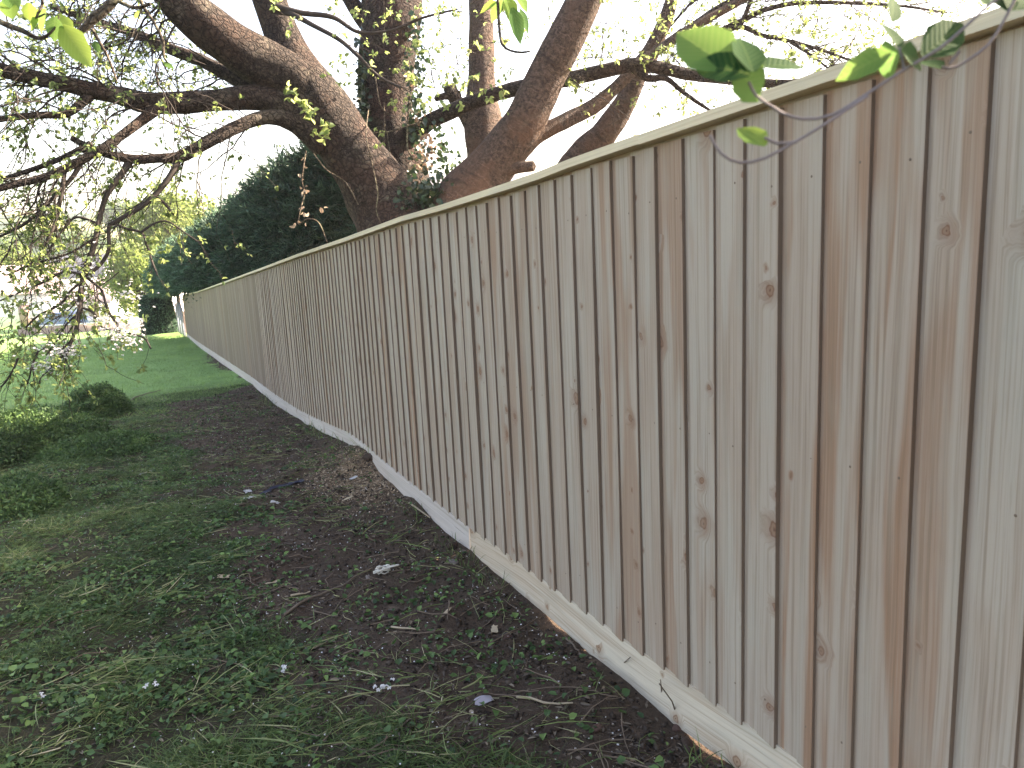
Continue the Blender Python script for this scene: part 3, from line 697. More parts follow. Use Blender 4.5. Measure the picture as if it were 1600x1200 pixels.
# --- the dark ivy-hung trunk behind
_b = P(640, 420, 10.2)
ivytree = thing('ivy_hung_tree', (_b[0], _b[1], gh(3.2, _b[1])), 'dark upright ivy hung trunk in the middle of the tree cluster behind the fence', 'tree')
stem_part('trunk', ivytree, M_IVYBARK, [(650, 480, 10.2, 120), (640, 380, 10.2, 104), (632, 300, 10.2, 86), (622, 250, 10.2, 82), (606, 180, 10.2, 84), (604, 100, 10.1, 86), (610, 40, 10.0, 92), (612, 0, 10, 96), (615, -120, 9.9, 80), (620, -300, 9.8, 60)], 16, .13)
cross = stem_part('branch', ivytree, M_CHERRY, [(645, 210, 10.0, 34), (672, 190, 9.8, 24), (719, 168, 9.5, 23), (775, 147, 9.2, 22), (831, 134, 9.0, 23), (887, 124, 8.8, 23), (944, 111, 8.7, 22), (1000, 101, 8.7, 21), (1075, 116, 8.7, 18), (1150, 125, 8.7, 16), (1205, 130, 8.6, 13), (1262, 128, 8.5, 11), (1340, 112, 8.4, 8)], 10, .1)
crossB = stem_part('branch', ivytree, M_CHERRY, [(985, 103, 8.7, 13), (1012, 122, 8.7, 12), (1040, 122, 8.7, 9), (1065, 142, 8.7, 7), (1090, 160, 8.65, 6), (1115, 176, 8.6, 4)], 7, .1)
forkI = stem_part('branch', ivytree, M_IVYBARK, [(612, 80, 10.1, 40), (585, 50, 10.1, 30), (560, 20, 10.0, 26), (530, -30, 9.9, 22)], 9, .1)
can = Canopy()
can.spray(cross, 40, (.35, 1.1), .006, UPV * .15, .35, 1, 2, .02, .8)
can.spray(crossB, 6, (.3, .6), .004, -UPV * .1, .2, 1, 1, .02, .9)
for _ in range(30):
    x, y = R.uniform(640, 735), R.uniform(-60, 190)
    can.twig(P(x, y, R.uniform(10.5, 12.5)), R.normal(0, 1, 3), R.uniform(.5, 1.2), .006, 1, .02, 1.1)
for _ in range(22):
    x, y = R.uniform(640, 800), R.uniform(60, 170)
    can.cluster(P(x, y, R.uniform(7.6, 8.8)), R.normal(0, 1, 3), 5, .065)
for _ in range(14):
    x, y = R.uniform(730, 800), R.uniform(60, 170)
    can.twig(P(x, y, 8.0), R.normal(0, 1, 3), R.uniform(.2, .4), .004, 0, .02, 2.2)
can.build(ivytree)

# --- straight reddish stem, and a thinner one leaning right
_b = P(765, 330, 11)
redtree = thing('red_barked_tree', (_b[0], _b[1], gh(4.4, _b[1])), 'straight reddish brown cherry trunk rising upright just left of the stem leaning right', 'tree')
stem_part('trunk', redtree, M_REDBARK, [(770, 420, 11, 70), (762, 300, 11, 58), (756, 240, 11, 52), (754, 180, 11, 58), (752, 140, 11, 46), (752, 60, 11, 40), (753, 0, 11, 38), (752, -150, 11, 34)], 14, .13)
stem_part('branch_stub', redtree, M_CHERRY, [(740, 196, 11, 34), (722, 172, 10.9, 22), (708, 148, 10.8, 22), (702, 136, 10.8, 22)], 9, .12)
stem_part('branch_stub', redtree, M_CHERRY, [(716, 150, 10.9, 18), (698, 150, 10.8, 12), (680, 154, 10.8, 9)], 8, .12)
can = Canopy()
for _ in range(12):
    can.twig(P(R.uniform(730, 860), R.uniform(-90, 20), R.uniform(10.5, 12)), R.normal(0, .7, 3) + np.array([0, 0, -.4]), R.uniform(.5, 1.2), .006, 1, .05, 1.)
can.build(redtree)
_b = P(900, 262, 10)
leantree = thing('leaning_thin_tree', (_b[0], _b[1], gh(5., _b[1])), 'thinner rough barked tree leaning to the right behind the fence, rightmost of the trunks', 'tree')
stem_part('trunk', leantree, M_REDBARK, [(860, 330, 10, 60), (905, 247, 10, 44), (944, 208, 9.9, 42), (977, 160, 9.8, 35), (997, 112, 9.7, 32), (1012, 90, 9.7, 30), (1026, 62, 9.6, 25), (1038, 36, 9.6, 23), (1049, 0, 9.5, 20), (1062, -60, 9.4, 17)], 12, .15)
brs = [[(1010, 92, 9.7, 16), (1045, 66, 9.7, 14), (1085, 40, 9.6, 14), (1125, 14, 9.6, 15), (1165, -8, 9.6, 14), (1220, -40, 9.5, 10)],
       [(1075, 66, 9.6, 10), (1124, 49, 9.5, 10), (1160, 32, 9.5, 9), (1200, 14, 9.5, 8), (1262, 4, 9.5, 7), (1394, 8, 9.5, 5), (1480, 20, 9.5, 3)],
       [(1120, 55, 9.5, 9), (1157, 42, 9.4, 8), (1190, 55, 9.4, 7), (1225, 62, 9.4, 6), (1277, 76, 9.4, 5), (1322, 92, 9.4, 4), (1370, 108, 9.3, 3)],
       [(1157, 40, 9.4, 8), (1165, 22, 9.4, 7), (1175, -5, 9.4, 7), (1190, -50, 9.4, 5)],
       [(1235, 66, 9.4, 5), (1270, 88, 9.4, 4), (1300, 112, 9.4, 3)],
       [(1048, 40, 9.6, 5), (1070, 15, 9.6, 4), (1092, -10, 9.6, 4)]]
can = Canopy()
for k, sp in enumerate(brs):
    if k < 4:
        p = stem_part('branch', leantree, M_CHERRY, sp, 8, .1)
    else:
        p, r = limb(sp, .04); can.tw.tube(p, r, 6, cap=False)
    can.spray(p, 26 if k in (1, 2) else 12, (.35, 1.2), .006, CAM[:, 0] * .5 - UPV * .05, .2, 1, 2, .015, .7)
for _ in range(30):
    can.twig(P(R.uniform(1240, 1560), R.uniform(-30, 60), R.uniform(9, 11)), CAM[:, 0] * R.uniform(-.6, 1) + R.normal(0, .3, 3), R.uniform(.5, 1.2), .006, 1, .02, .7)
for _ in range(14):
    can.cluster(P(R.uniform(1060, 1260), R.uniform(10, 110), R.uniform(9, 9.8)), R.normal(0, 1, 3), 6, .07)
can.build(leantree)

# --- ivy on the dark trunk, and dead creeper
ivy = thing('ivy', P(640, 330, 9.9), 'dark green ivy with dead brown leaves climbing the dark upright trunk', 'ivy')
def leaf_cloud(mat, name, parent, blobs, size, ratio=.8, out=None):
    mb = MB()
    for (x, y, d, sx, sy, n, lo, hi) in blobs:
        q = np.array([P(x + R.normal(0, sx), y + R.normal(0, sy), d + R.normal(0, .06)) for _ in range(n)])
        L = size * R.uniform(.6, 1.4, n)
        mb.leaves(q, R.normal(0, .7, (n, 3)) + np.array([0, 0, -.6]), R.normal(0, .5, (n, 3)) - CAM[:, 2], L, L * ratio, R.uniform(lo, hi, n))
    return mb.build(name, mat, parent)
leaf_cloud(M_IVYLEAF, 'foliage', ivy, [(566, y, 9.85, 5, 14, 42, 0, .6) for y in range(80, 260, 20)] + [(648, y, 9.7, 8, 16, 26, 0, .9) for y in range(40, 260, 22)] + [(668, 292, 8.35, 18, 18, 130, 0, .8), (690, 306, 8.3, 14, 12, 70, 0, .7), (655, 315, 8.4, 16, 16, 90, 0, .7), (688, 235, 9.6, 6, 26, 60, .5, 1), (700, 262, 9.6, 10, 20, 60, .4, 1), (648, 190, 9.7, 14, 14, 36, .5, 1)], .06)
leaf_cloud(M_DEADLEAF, 'dead_leaves', ivy, [(670, 222, 9.6, 10, 12, 40, .3, 1), (664, 250, 9.6, 10, 12, 40, .4, 1), (652, 270, 9.5, 10, 10, 40, .3, 1), (645, 130, 9.7, 6, 14, 26, .2, 1), (655, 180, 9.7, 10, 10, 26, .2, 1)], .055, .6)
mb = MB()
for sp in ([(586, 120, 9.6, 2.5), (592, 155, 9.6, 2.5), (598, 170, 9.6, 2.5), (615, 185, 9.6, 2)], [(600, 160, 9.6, 2), (601, 210, 9.6, 2), (598, 260, 9.6, 2)], [(640, 150, 9.6, 3), (636, 215, 9.6, 3), (640, 240, 9.6, 2.5), (656, 258, 9.6, 2)], [(604, 205, 9.6, 2), (612, 250, 9.6, 2), (622, 285, 9.6, 2), (640, 310, 9.6, 2)],
           [(576, 170, 9.6, 2), (572, 210, 8.3, 2), (580, 250, 8.2, 2), (590, 300, 8.2, 2), (588, 330, 8.2, 2), (596, 350, 8.2, 1.5)], [(490, 240, 8.2, 2), (510, 265, 8.2, 2), (540, 285, 8.2, 2), (560, 320, 8.2, 1.5)],
           [(560, 205, 9.6, 2), (600, 207, 9.6, 2), (640, 196, 9.5, 2), (660, 190, 9.5, 1.6)]):
    p, r = limb(sp, .04); mb.tube(p, r, 4)
mb.build('stem', M_PALETWIG, ivy)
vine = thing('dead_vine', P(475, 245, 7.9), 'dead vine strand with shrivelled pale leaves dangling before the dark conifers', 'vine')
p, r = limb([(478, 236, 7.9, 3), (474, 262, 7.9, 2.5), (472, 285, 7.9, 2.5), (476, 300, 7.9, 2.5), (470, 325, 7.9, 2.5), (466, 350, 7.9, 2), (480, 342, 7.9, 2), (498, 348, 7.9, 2), (512, 380, 7.9, 1.6)], .02)
mb = MB(); mb.tube(p, r, 5); mb.build('stem', M_PALETWIG, vine)
leaf_cloud(M_DEADLEAF, 'leaves', vine, [(472, 268, 7.88, 3, 6, 5, .5, 1), (475, 298, 7.88, 3, 5, 6, .7, 1), (470, 325, 7.88, 4, 7, 5, .8, 1), (470, 350, 7.88, 6, 5, 4, .6, 1), (502, 326, 7.88, 3, 2, 3, .6, 1)], .05, .55)

# ------------------------------------------------------------------ conifer hedge
def build_conifers():
    prof = [(600, 165, 11), (540, 200, 13.2), (430, 252, 16.2), (380, 292, 19.5), (330, 332, 24.6), (290, 366, 31.8), (256, 396, 42.4)]
    pts = np.array([P(*p) for p in prof])
    ys = pts[:, 1]; xl = pts[:, 0]; zt = pts[:, 2]
    y0, y1 = 11.6, 56.0  # far end lengthened so that the hedge shades the chain-link posts
    def shape(y, a):
        top = np.interp(y, ys, zt); xt = np.interp(y, ys, xl)
        g = SL * y - .25
        zc = (top + g + 1.6) * .5; rz = top - zc; rx = np.interp(y, [12, 15, 23], [.55, .75, 1.75]); xc = xt + rx - .25
        end = np.sqrt(np.clip(1 - ((y - (y1 - 3)) / 3.2) ** 2, 0.03, 1)) * (y > y1 - 3) + (y <= y1 - 3)
        beg = np.sqrt(np.clip(1 - ((y0 + 2.0 - y) / 2.2) ** 2, .05, 1)) * (y < y0 + 2.0) + (y >= y0 + 2.0)
        k = end * beg
        return xc, zc, rx * k, rz * k
    def surf(y, a, s=1.0):
        xc, zc, rx, rz = shape(y, a)
        b = 1 + .34 * (fbm(y * 1.0, a * 2.2, 1.6, 12) - .5) * 2 + .10 * (noise2(y, a * 2, .45, 5) - .5) * 2
        ca, sa = np.cos(a), np.sin(a)
        return np.stack([xc - rx * b * s * np.sign(ca) * np.abs(ca) ** .8, y + 0 * a, zc + rz * (.9 + .1 * b) * s * sa], -1)
    loc = (3.0, 28, SL * 28 - .25)
    root = thing('conifer_hedge', loc, 'tall dark green conifer hedge leaning over the far half of the fence', 'hedge')
    Y, A = np.meshgrid(np.linspace(y0, y1, 110), np.linspace(-.9, math.pi + .9, 40), indexing='ij')
    v = surf(Y, A, .86); nx, ny = Y.shape
    over = v[..., 0] < FX + .15; lim = f_top(v[..., 1]) + .22
    v[..., 2] = np.where(over, np.maximum(v[..., 2], lim), v[..., 2])
    i, j = np.meshgrid(np.arange(nx - 1), np.arange(ny - 1), indexing='ij')
    mb = MB(); mb.add(v, np.stack([i * ny + j, i * ny + j + 1, (i + 1) * ny + j + 1, (i + 1) * ny + j], -1))
    for y in (13, 16, 20, 25, 30, 36, 42):
        xq = float(shape(np.array(y), 0)[0]); mb.tube([(xq, y, SL * y - .6), (xq, y, SL * y + 1.2)], [.12, .09], 8)
    mb.build('branches', plain_mat('conifer_inner', (.014, .018, .010), .95, .5, 3.), root)  # stems plus a near-black shell added inside the hedge to block light
    n = 10500; m = 16
    y = y0 + (y1 - y0) * R.random(n) ** 1.25; a = R.uniform(-1.0, 2.5, n)
    p = surf(y, a, R.uniform(.82, .98, n)); c = np.stack(shape(y, a)[:1] + (y,) + shape(y, a)[1:2], -1)
    out = nrm(p - c)
    d = nrm(out * .8 + R.normal(0, .35, (n, 3)) + np.array([-.3, -.55, .25]))
    sc = np.interp(y, [10, 20, 45], [.8, 1.1, 1.7])
    BL = R.uniform(.25, .6, n) * sc
    s_ = np.tile(np.linspace(.05, 1, m), (n, 1)); sg = np.where(np.arange(m) % 2, 1., -1.)[None]
    sd = nrm(np.cross(d, out + R.normal(0, .4, (n, 3))))
    pos = p[:, None] + d[:, None] * (s_ * BL[:, None])[..., None] - np.array([0, 0, .18]) * (s_ ** 2 * BL[:, None])[..., None]
    ld = d[:, None] * .9 + sd[:, None] * (sg * (1 - .6 * s_))[..., None] + R.normal(0, .22, (n, m, 3))
    LL = (BL[:, None] * (.42 - .22 * s_)) * R.uniform(.7, 1.2, (n, m))
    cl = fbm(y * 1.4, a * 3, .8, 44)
    tone = np.clip(cl[:, None] * .75 + .28 * (s_ - .5) + R.normal(0, .1, (n, m)) + np.interp(y, [12, 24, 42], [-.12, .05, .32])[:, None], 0, 1)  # rises along the hedge: open-sky light put into the colour, plus tealer far growth
    ok = ~((pos[..., 0] < FX + .12) & (pos[..., 2] < f_top(pos[..., 1]) + .12)).ravel()
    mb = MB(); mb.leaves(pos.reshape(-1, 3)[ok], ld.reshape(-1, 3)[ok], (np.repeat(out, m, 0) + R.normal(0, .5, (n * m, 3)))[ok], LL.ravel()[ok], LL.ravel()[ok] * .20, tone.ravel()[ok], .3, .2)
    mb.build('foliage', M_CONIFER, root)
build_conifers()

def clump_tree(name, label, base, h, rad, n, size, mat, trunk=.2, cz=.6, cat='tree', group=None, seed=1, squash=1.0, tm=None):
    """a free-standing tree or shrub: tapered trunk with limbs and clumps of small leaves with gaps between"""
    rr = np.random.default_rng(seed); base = np.array(base, float)
    root = thing(name, base, label, cat, group)
    mb = MB()
    mb.tube([base - [0, 0, .3], base + [.05 * h * .1, 0, h * .3], base + [0, .1, h * .62], base + [.1, 0, h * .9]], [trunk, trunk * .8, trunk * .5, trunk * .12], 8, lump=.1)
    cen, rc = [], []
    m = max(9, int(14 * rad))
    for _ in range(m):
        u = nrm(rr.normal(0, 1, 3)); k = rr.uniform(.35, 1.0)
        c = base + np.array([0, 0, h * cz]) + u * k * np.array([rad, rad, h * (1 - cz) * squash]) * .85
        if c[2] < base[2] + h * .12: continue
        cen.append(c); rc.append(rad * rr.uniform(.2, .4))
        mb.tube([base + [0, 0, h * .3 * rr.uniform(.5, 1.4)], (base + [0, 0, h * .5] + c) / 2 + rr.normal(0, .1 * rad, 3), c], [trunk * .4, trunk * .25, trunk * .06], 5)
    mb.build('trunk', tm or M_TWIG, root, True)
    cen = np.array(cen); rc = np.array(rc)
    w = rr.choice(len(cen), n, p=rc ** 2 / (rc ** 2).sum())
    u = nrm(rr.normal(0, 1, (n, 3))); p = cen[w] + u * (rc[w] * rr.uniform(.45, 1.1, n))[:, None]
    L = size * rr.uniform(.6, 1.4, n)
    lf = MB(); lf.leaves(p, u + rr.normal(0, .6, (n, 3)), u + rr.normal(0, .6, (n, 3)) + [0, 0, .5], L, L * .6, np.clip(rr.beta(2, 2, n) * .7 + hashn(w, w * 0 + seed, 3) * .3, 0, 1))
    lf.build('crown', mat, root)
    return root
def at_ground(px, d):
    """ground place seen straight below pixel column px at distance d"""
    q = P(px, 500, d); return np.array([q[0], q[1], float(gh(q[0], q[1]))])
clump_tree('pale_leaved_tree', 'tall pale lime green tree in sun behind the far end of the conifer hedge', at_ground(282, 74), 13.0, 4.6, 15000, .30, M_LIMELEAF, .2, .55, seed=3)
clump_tree('pale_leaved_tree', 'smaller pale lime tree left of the conifers, behind the drooping branches', at_ground(222, 66), 7.5, 2.6, 8000, .26, M_LIMELEAF, .15, .55, seed=9)
clump_tree('garden_tree', 'round green garden tree among the far houses on the left', at_ground(20, 95), 9.0, 4.0, 8000, .34, M_LIMELEAF, .2, .55, seed=13)
clump_tree('hedgerow_tree', 'dark far tree on the valley field right of the drooping branch', P(185, 335, 260) - np.array([0, 0, 6.]), 11.0, 6.0, 3500, .8, M_WEED, .3, .55, seed=15)
for i, (px, dd, hh) in enumerate(((60, 240, 12), (100, 250, 10), (135, 235, 11), (215, 270, 12), (-20, 240, 13), (30, 255, 11))):
    q = P(px, 372, dd); clump_tree('valley_tree', ['broad tree in the far valley row, seen between drooping twigs', 'low bushy tree in the far valley row', 'narrow tree in the far valley row near the hanging bough', 'valley tree nearest the lime green tree', 'valley tree at the very left of the row', 'rounded valley tree second from the left of the row'][i], q - np.array([0, 0, hh * .8]), hh, 7., 2200, .9, M_WEED, .3, .55, group='trees in the valley', seed=20 + i)

# clipped hedge column beside the chain link
def clipped_hedge():
    c = at_ground(247, 50); root = thing('clipped_hedge', c, 'clipped dark green hedge with a rounded flank where the lawn ends', 'hedge')
    mb = MB(); lf = MB()
    n = 9000; w, dpt, h = 1.0, 1.6, 2.3
    th = R.uniform(0, 2 * math.pi, n); z = R.uniform(0, 1, n)
    k = (1 - .18 * z ** 3)
    p = np.stack([np.sign(np.cos(th)) * np.abs(np.cos(th)) ** .6 * w * k, np.sign(np.sin(th)) * np.abs(np.sin(th)) ** .6 * dpt * k, z * h], -1) * R.uniform(.94, 1.02, (n, 1))
    tp = R.random(n) < .2; p[tp] = np.stack([R.uniform(-.8, .8, n), R.uniform(-1.3, 1.3, n), np.full(n, h)], -1)[tp]
    L = R.uniform(.07, .14, n); o = nrm(p - np.array([0, 0, h * .5]))
    lf.leaves(p + c, o + R.normal(0, .7, (n, 3)), o + R.normal(0, .5, (n, 3)), L, L * .5, R.random(n) * .9)
    an = np.linspace(0, 2 * math.pi, 25)[:-1]; zz = np.linspace(-.1, 1, 8)
    V = np.array([[(np.sign(np.cos(t)) * abs(np.cos(t)) ** .6 * w * .93 * (1 - .18 * max(zv, 0) ** 3), np.sign(np.sin(t)) * abs(np.sin(t)) ** .6 * dpt * .93 * (1 - .18 * max(zv, 0) ** 3), zv * h * .97) for t in an] for zv in zz]) + c
    i, j = np.meshgrid(np.arange(7), np.arange(24), indexing='ij')
    mb.add(V, np.stack([i * 24 + j, i * 24 + (j + 1) % 24, (i + 1) * 24 + (j + 1) % 24, (i + 1) * 24 + j], -1))
    mb.add(np.vstack([V[-1], V[-1].mean(0)[None]]), t=[(a_, (a_ + 1) % 24, 24) for a_ in range(24)])
    mb.build('branches', plain_mat('hedge_inner', (.012, .02, .012), .95, .4, 3.), root)
    lf.build('foliage', M_CONIFER, root)
clipped_hedge()

# ------------------------------------------------------------------ houses
M_RENDER = plain_mat('white_render', (.72, .70, .69), .9, .06, 2., .1)
M_PINKROOF = plain_mat('red_brown_roof_tiles', (.42, .34, .32), .85, .2, 5., .3)
M_BRICK = plain_mat('red_brick', (.36, .25, .21), .9, .3, 8., .3)
M_GLASS = plain_mat('window_glass', (.05, .06, .07), .1, .1, 2., spec=.6)
M_WHITE = plain_mat('white_paint', (.78, .78, .78), .5, .04, 3.)
M_TILE = plain_mat('grey_roof_tiles', (.10, .105, .12), .45, .25, 3., .3, spec=.5)
def orient(px, d, rz=0.0):
    c = at_ground(px, d); f = CAM[:, 2]; a_ = math.atan2(-f[0], f[1]) + rz
    return c, a_
def house(name, label, px, d, w, dp, h, roof_h, rz, wall, roof, wins, door=None, chimney=None, cat='house', drop=0.):
    c, a_ = orient(px, d, rz); c = c - np.array([0, 0, drop])
    root = thing(name, c, label, cat); root.rotation_euler[2] = a_
    def tr(v): 
        v = np.asarray(v, float).reshape(-1, 3); ca, sa = math.cos(a_), math.sin(a_)
        return np.stack([v[:, 0] * ca - v[:, 1] * sa, v[:, 0] * sa + v[:, 1] * ca, v[:, 2]], -1) + c
    def part(nm, mbx, mat, par):
        mbx.v = [tr(v) for v in mbx.v]; return mbx.build(nm, mat, par)
    mb = MB(); mb.box((-w / 2, 0, -.5), (w / 2, dp, h))
    mb.add([(-w / 2, 0, h), (-w / 2, dp, h), (-w / 2, dp / 2, h + roof_h * .96), (w / 2, 0, h), (w / 2, dp, h), (w / 2, dp / 2, h + roof_h * .96)], t=[(0, 2, 1), (3, 4, 5)])
    part('wall', mb, wall, root)
    mb = MB(); o = .35
    e0 = np.array([-w / 2 - o, -o, h - roof_h * o / (dp / 2)]); rdg = h + roof_h
    for sg in (0, 1):
        ye = -o if sg == 0 else dp + o
        m = int(w / .28); x = np.linspace(-w / 2 - o, w / 2 + o, m * 2 + 1)
        up = .045 * (np.arange(len(x)) % 2)
        A = np.stack([x, np.full(len(x), ye), e0[2] + up], -1); B = np.stack([x, np.full(len(x), dp / 2), rdg + up], -1)
        lo = A - [0, 0, .16]; k = np.arange(len(x) - 1)[:, None] * 3
        mb.add(np.stack([lo, A, B], 1), np.concatenate([k + np.array([[0, 3, 4, 1]]), k + np.array([[1, 4, 5, 2]])]))
    rf = part('roof', mb, roof, root)
    if chimney is not None:
        mb = MB(); mb.box((chimney - .35, dp / 2 - .35, h + roof_h - .6), (chimney + .35, dp / 2 + .35, h + roof_h + .9))
        mb.box((chimney - .42, dp / 2 - .42, h + roof_h + .9), (chimney + .42, dp / 2 + .42, h + roof_h + 1.02)); part('chimney', mb, M_BRICK, rf)
    for (x, z, ww, hh) in wins:
        mb = MB(); mb.box((x - ww / 2, -.05, z), (x + ww / 2, .03, z + .07)); mb.box((x - ww / 2, -.05, z + hh - .07), (x + ww / 2, .03, z + hh))
        for xx in (x - ww / 2, x - .03, x + ww / 2 - .06): mb.box((xx, -.045, z + .07), (xx + .06, .03, z + hh - .07))
        wf = part('window', mb, M_WHITE, root)
        mb = MB(); mb.box((x - ww / 2 + .05, -.02, z + .05), (x + ww / 2 - .05, .01, z + hh - .05)); part('pane', mb, M_GLASS, wf)
    if door is not None:
        mb = MB(); mb.box((door - .48, -.04, 0), (door + .48, .02, 2.05)); mb.box((door - .36, -.06, 1.0), (door + .36, -.04, 1.9)); part('door', mb, M_BRICK, root)
    return root
house('white_gabled_house', 'pale rendered house with a brown roof at the far left beyond the lawn', 40, 78, 6.5, 7, 3.4, 2.4, .5, M_RENDER, M_PINKROOF, [(-1.8, 1.0, 1.4, 1.2), (1.6, 1.0, 1.6, 1.2)], 0., 1.5)
house('bungalow', 'low white bungalow with a pinkish roof, just left of the clipped hedge', 196, 84, 8.5, 7, 2.3, 1.9, -.1, M_RENDER, M_PINKROOF, [(-2.6, .9, 1.6, 1.1), (2.4, .9, 1.8, 1.1)], 0., -2.)
house('white_garage', 'small white garage with brown roof seen between the hanging twigs', 138, 76, 4.2, 5, 2.0, 1.0, .05, M_RENDER, M_PINKROOF, [], .6)
house('terraced_house', 'tall grey roofed house far behind the garage', 110, 105, 9, 8, 4.6, 2.6, .2, M_RENDER, M_TILE, [(-2.8, 1.0, 1.4, 1.2), (2.8, 1.0, 1.4, 1.2), (-2.8, 3.0, 1.4, 1.2), (0, 3.0, 1.4, 1.2), (2.8, 3.0, 1.4, 1.2)], 0., 3.)
def garden_wall():
    c, a_ = orient(150, 64, 0.1); root = thing('brick_garden_wall', c, 'low red brick garden wall with pale coping at the end of the lawn', 'wall')
    ca, sa = math.cos(a_), math.sin(a_)
    def tr(v): return np.stack([v[:, 0] * ca - v[:, 1] * sa, v[:, 0] * sa + v[:, 1] * ca, v[:, 2]], -1) + c
    mb = MB(); mb.box((-6, 0, -.6), (4.6, .24, .62)); mb.v = [tr(v) for v in mb.v]; mb.build('wall', M_BRICK, root)
    mb = MB()
    for k in range(22): mb.box((-6.05 + k * .485, -.05, .62), (-6.05 + k * .485 + .475, .29, .70))
    mb.v = [tr(v) for v in mb.v]; mb.build('coping', M_RENDER, root)
garden_wall()
house('neighbour_house', 'grey tiled house roof glimpsed behind the trunks on the right', 1010, 19, 9, 7, 1.5, 2.6, .75, M_RENDER, M_TILE, [(-2.5, .2, 1.4, 1.1), (2.4, .2, 1.4, 1.1)], 0., None)
def parked_car():
    c, a_ = orient(103, 69, .2); root = thing('parked_car', c, 'pale blue hatchback car parked by the far houses behind twigs', 'car'); ca, sa = math.cos(a_), math.sin(a_)
    def tr(v): return np.stack([v[:, 0] * ca - v[:, 1] * sa, v[:, 0] * sa + v[:, 1] * ca, v[:, 2]], -1) + c
    def put(nm, mbx, mat, par): mbx.v = [tr(v) for v in mbx.v]; return mbx.build(nm, mat, par, True if nm == 'body' else False)
    side = np.array([(-2., .35), (-2.05, .75), (-1.9, .95), (-1.5, 1.0), (-.9, 1.42), (.7, 1.45), (1.15, 1.0), (1.85, .85), (2.0, .6), (1.95, .3)])
    mb = MB(); n = len(side)
    rows = [np.stack([side[:, 0], np.full(n, y), np.where(side[:, 1] > 1.05, side[:, 1], side[:, 1])], -1) for y in (-.8, -.7, .7, .8)]
    rows[0][:, 2] = .3 + (rows[0][:, 2] - .3) * .93; rows[3][:, 2] = rows[0][:, 2]
    V = np.array(rows); i, j = np.meshgrid(np.arange(3), np.arange(n), indexing='ij')
    mb.add(V, np.stack([i * n + j, i * n + (j + 1) % n, (i + 1) * n + (j + 1) % n, (i + 1) * n + j], -1))
    for r_, rev in ((0, 1), (3, 0)):
        mb.add(np.vstack([V[r_], V[r_].mean(0)[None]]), t=[(a0, (a0 + 1) % n, n)[::-1 if rev else 1] for a0 in range(n)])
    put('body', mb, plain_mat('blue_car_paint', (.20, .26, .40), .25, .05, 2., spec=.6), root)
    for x in (-1.25, 1.25):
        for y in (-.74, .74):
            mb = MB(); mb.tube([(x, y - .1, .31), (x, y + .1, .31)], [.31, .31], 16); put('wheel', mb, plain_mat('tyre', (.02, .02, .02), .8, .1, 5.), root)
    mb = MB(); mb.add([(-1.3, -.81, 1.02), (1.0, -.81, 1.02), (.62, -.79, 1.32), (-.85, -.79, 1.32)], [(0, 1, 2, 3)]); put('window', mb, M_GLASS, root)
parked_car()
#@@NEXT
# ------------------------------------------------------------------ ground cover
def GP(px, py):
    """where the line of sight through a photo pixel meets the ground"""
    o = np.array([0, 0, EYE]); r = CAM @ np.array([px - 800, py - 600, F]); r = r / np.linalg.norm(r)
    t = .5
    for _ in range(4000):
        q = o + r * t
        if q[2] < gh(q[0], q[1]): break
        t += .01 + t * .002
    return q

def scatter(n, x0, x1, y0, y1, dens=None, ypow=1.0):
    x = R.uniform(x0, x1, n); y = y0 + (y1 - y0) * R.random(n) ** ypow
    if dens is not None:
        k = R.random(n) < dens(x, y); x, y = x[k], y[k]
    return np.stack([x, y, gh(x, y)], -1)
def flatdir(n, tilt=.15):
    a = R.uniform(0, 2 * math.pi, n)
    return np.stack([np.cos(a), np.sin(a), R.normal(0, tilt, n)], -1)
def view_x0(y): return -.26 * y - 1.1
IN = lambda x, y: (x > view_x0(y)) * (x < FX - .03)

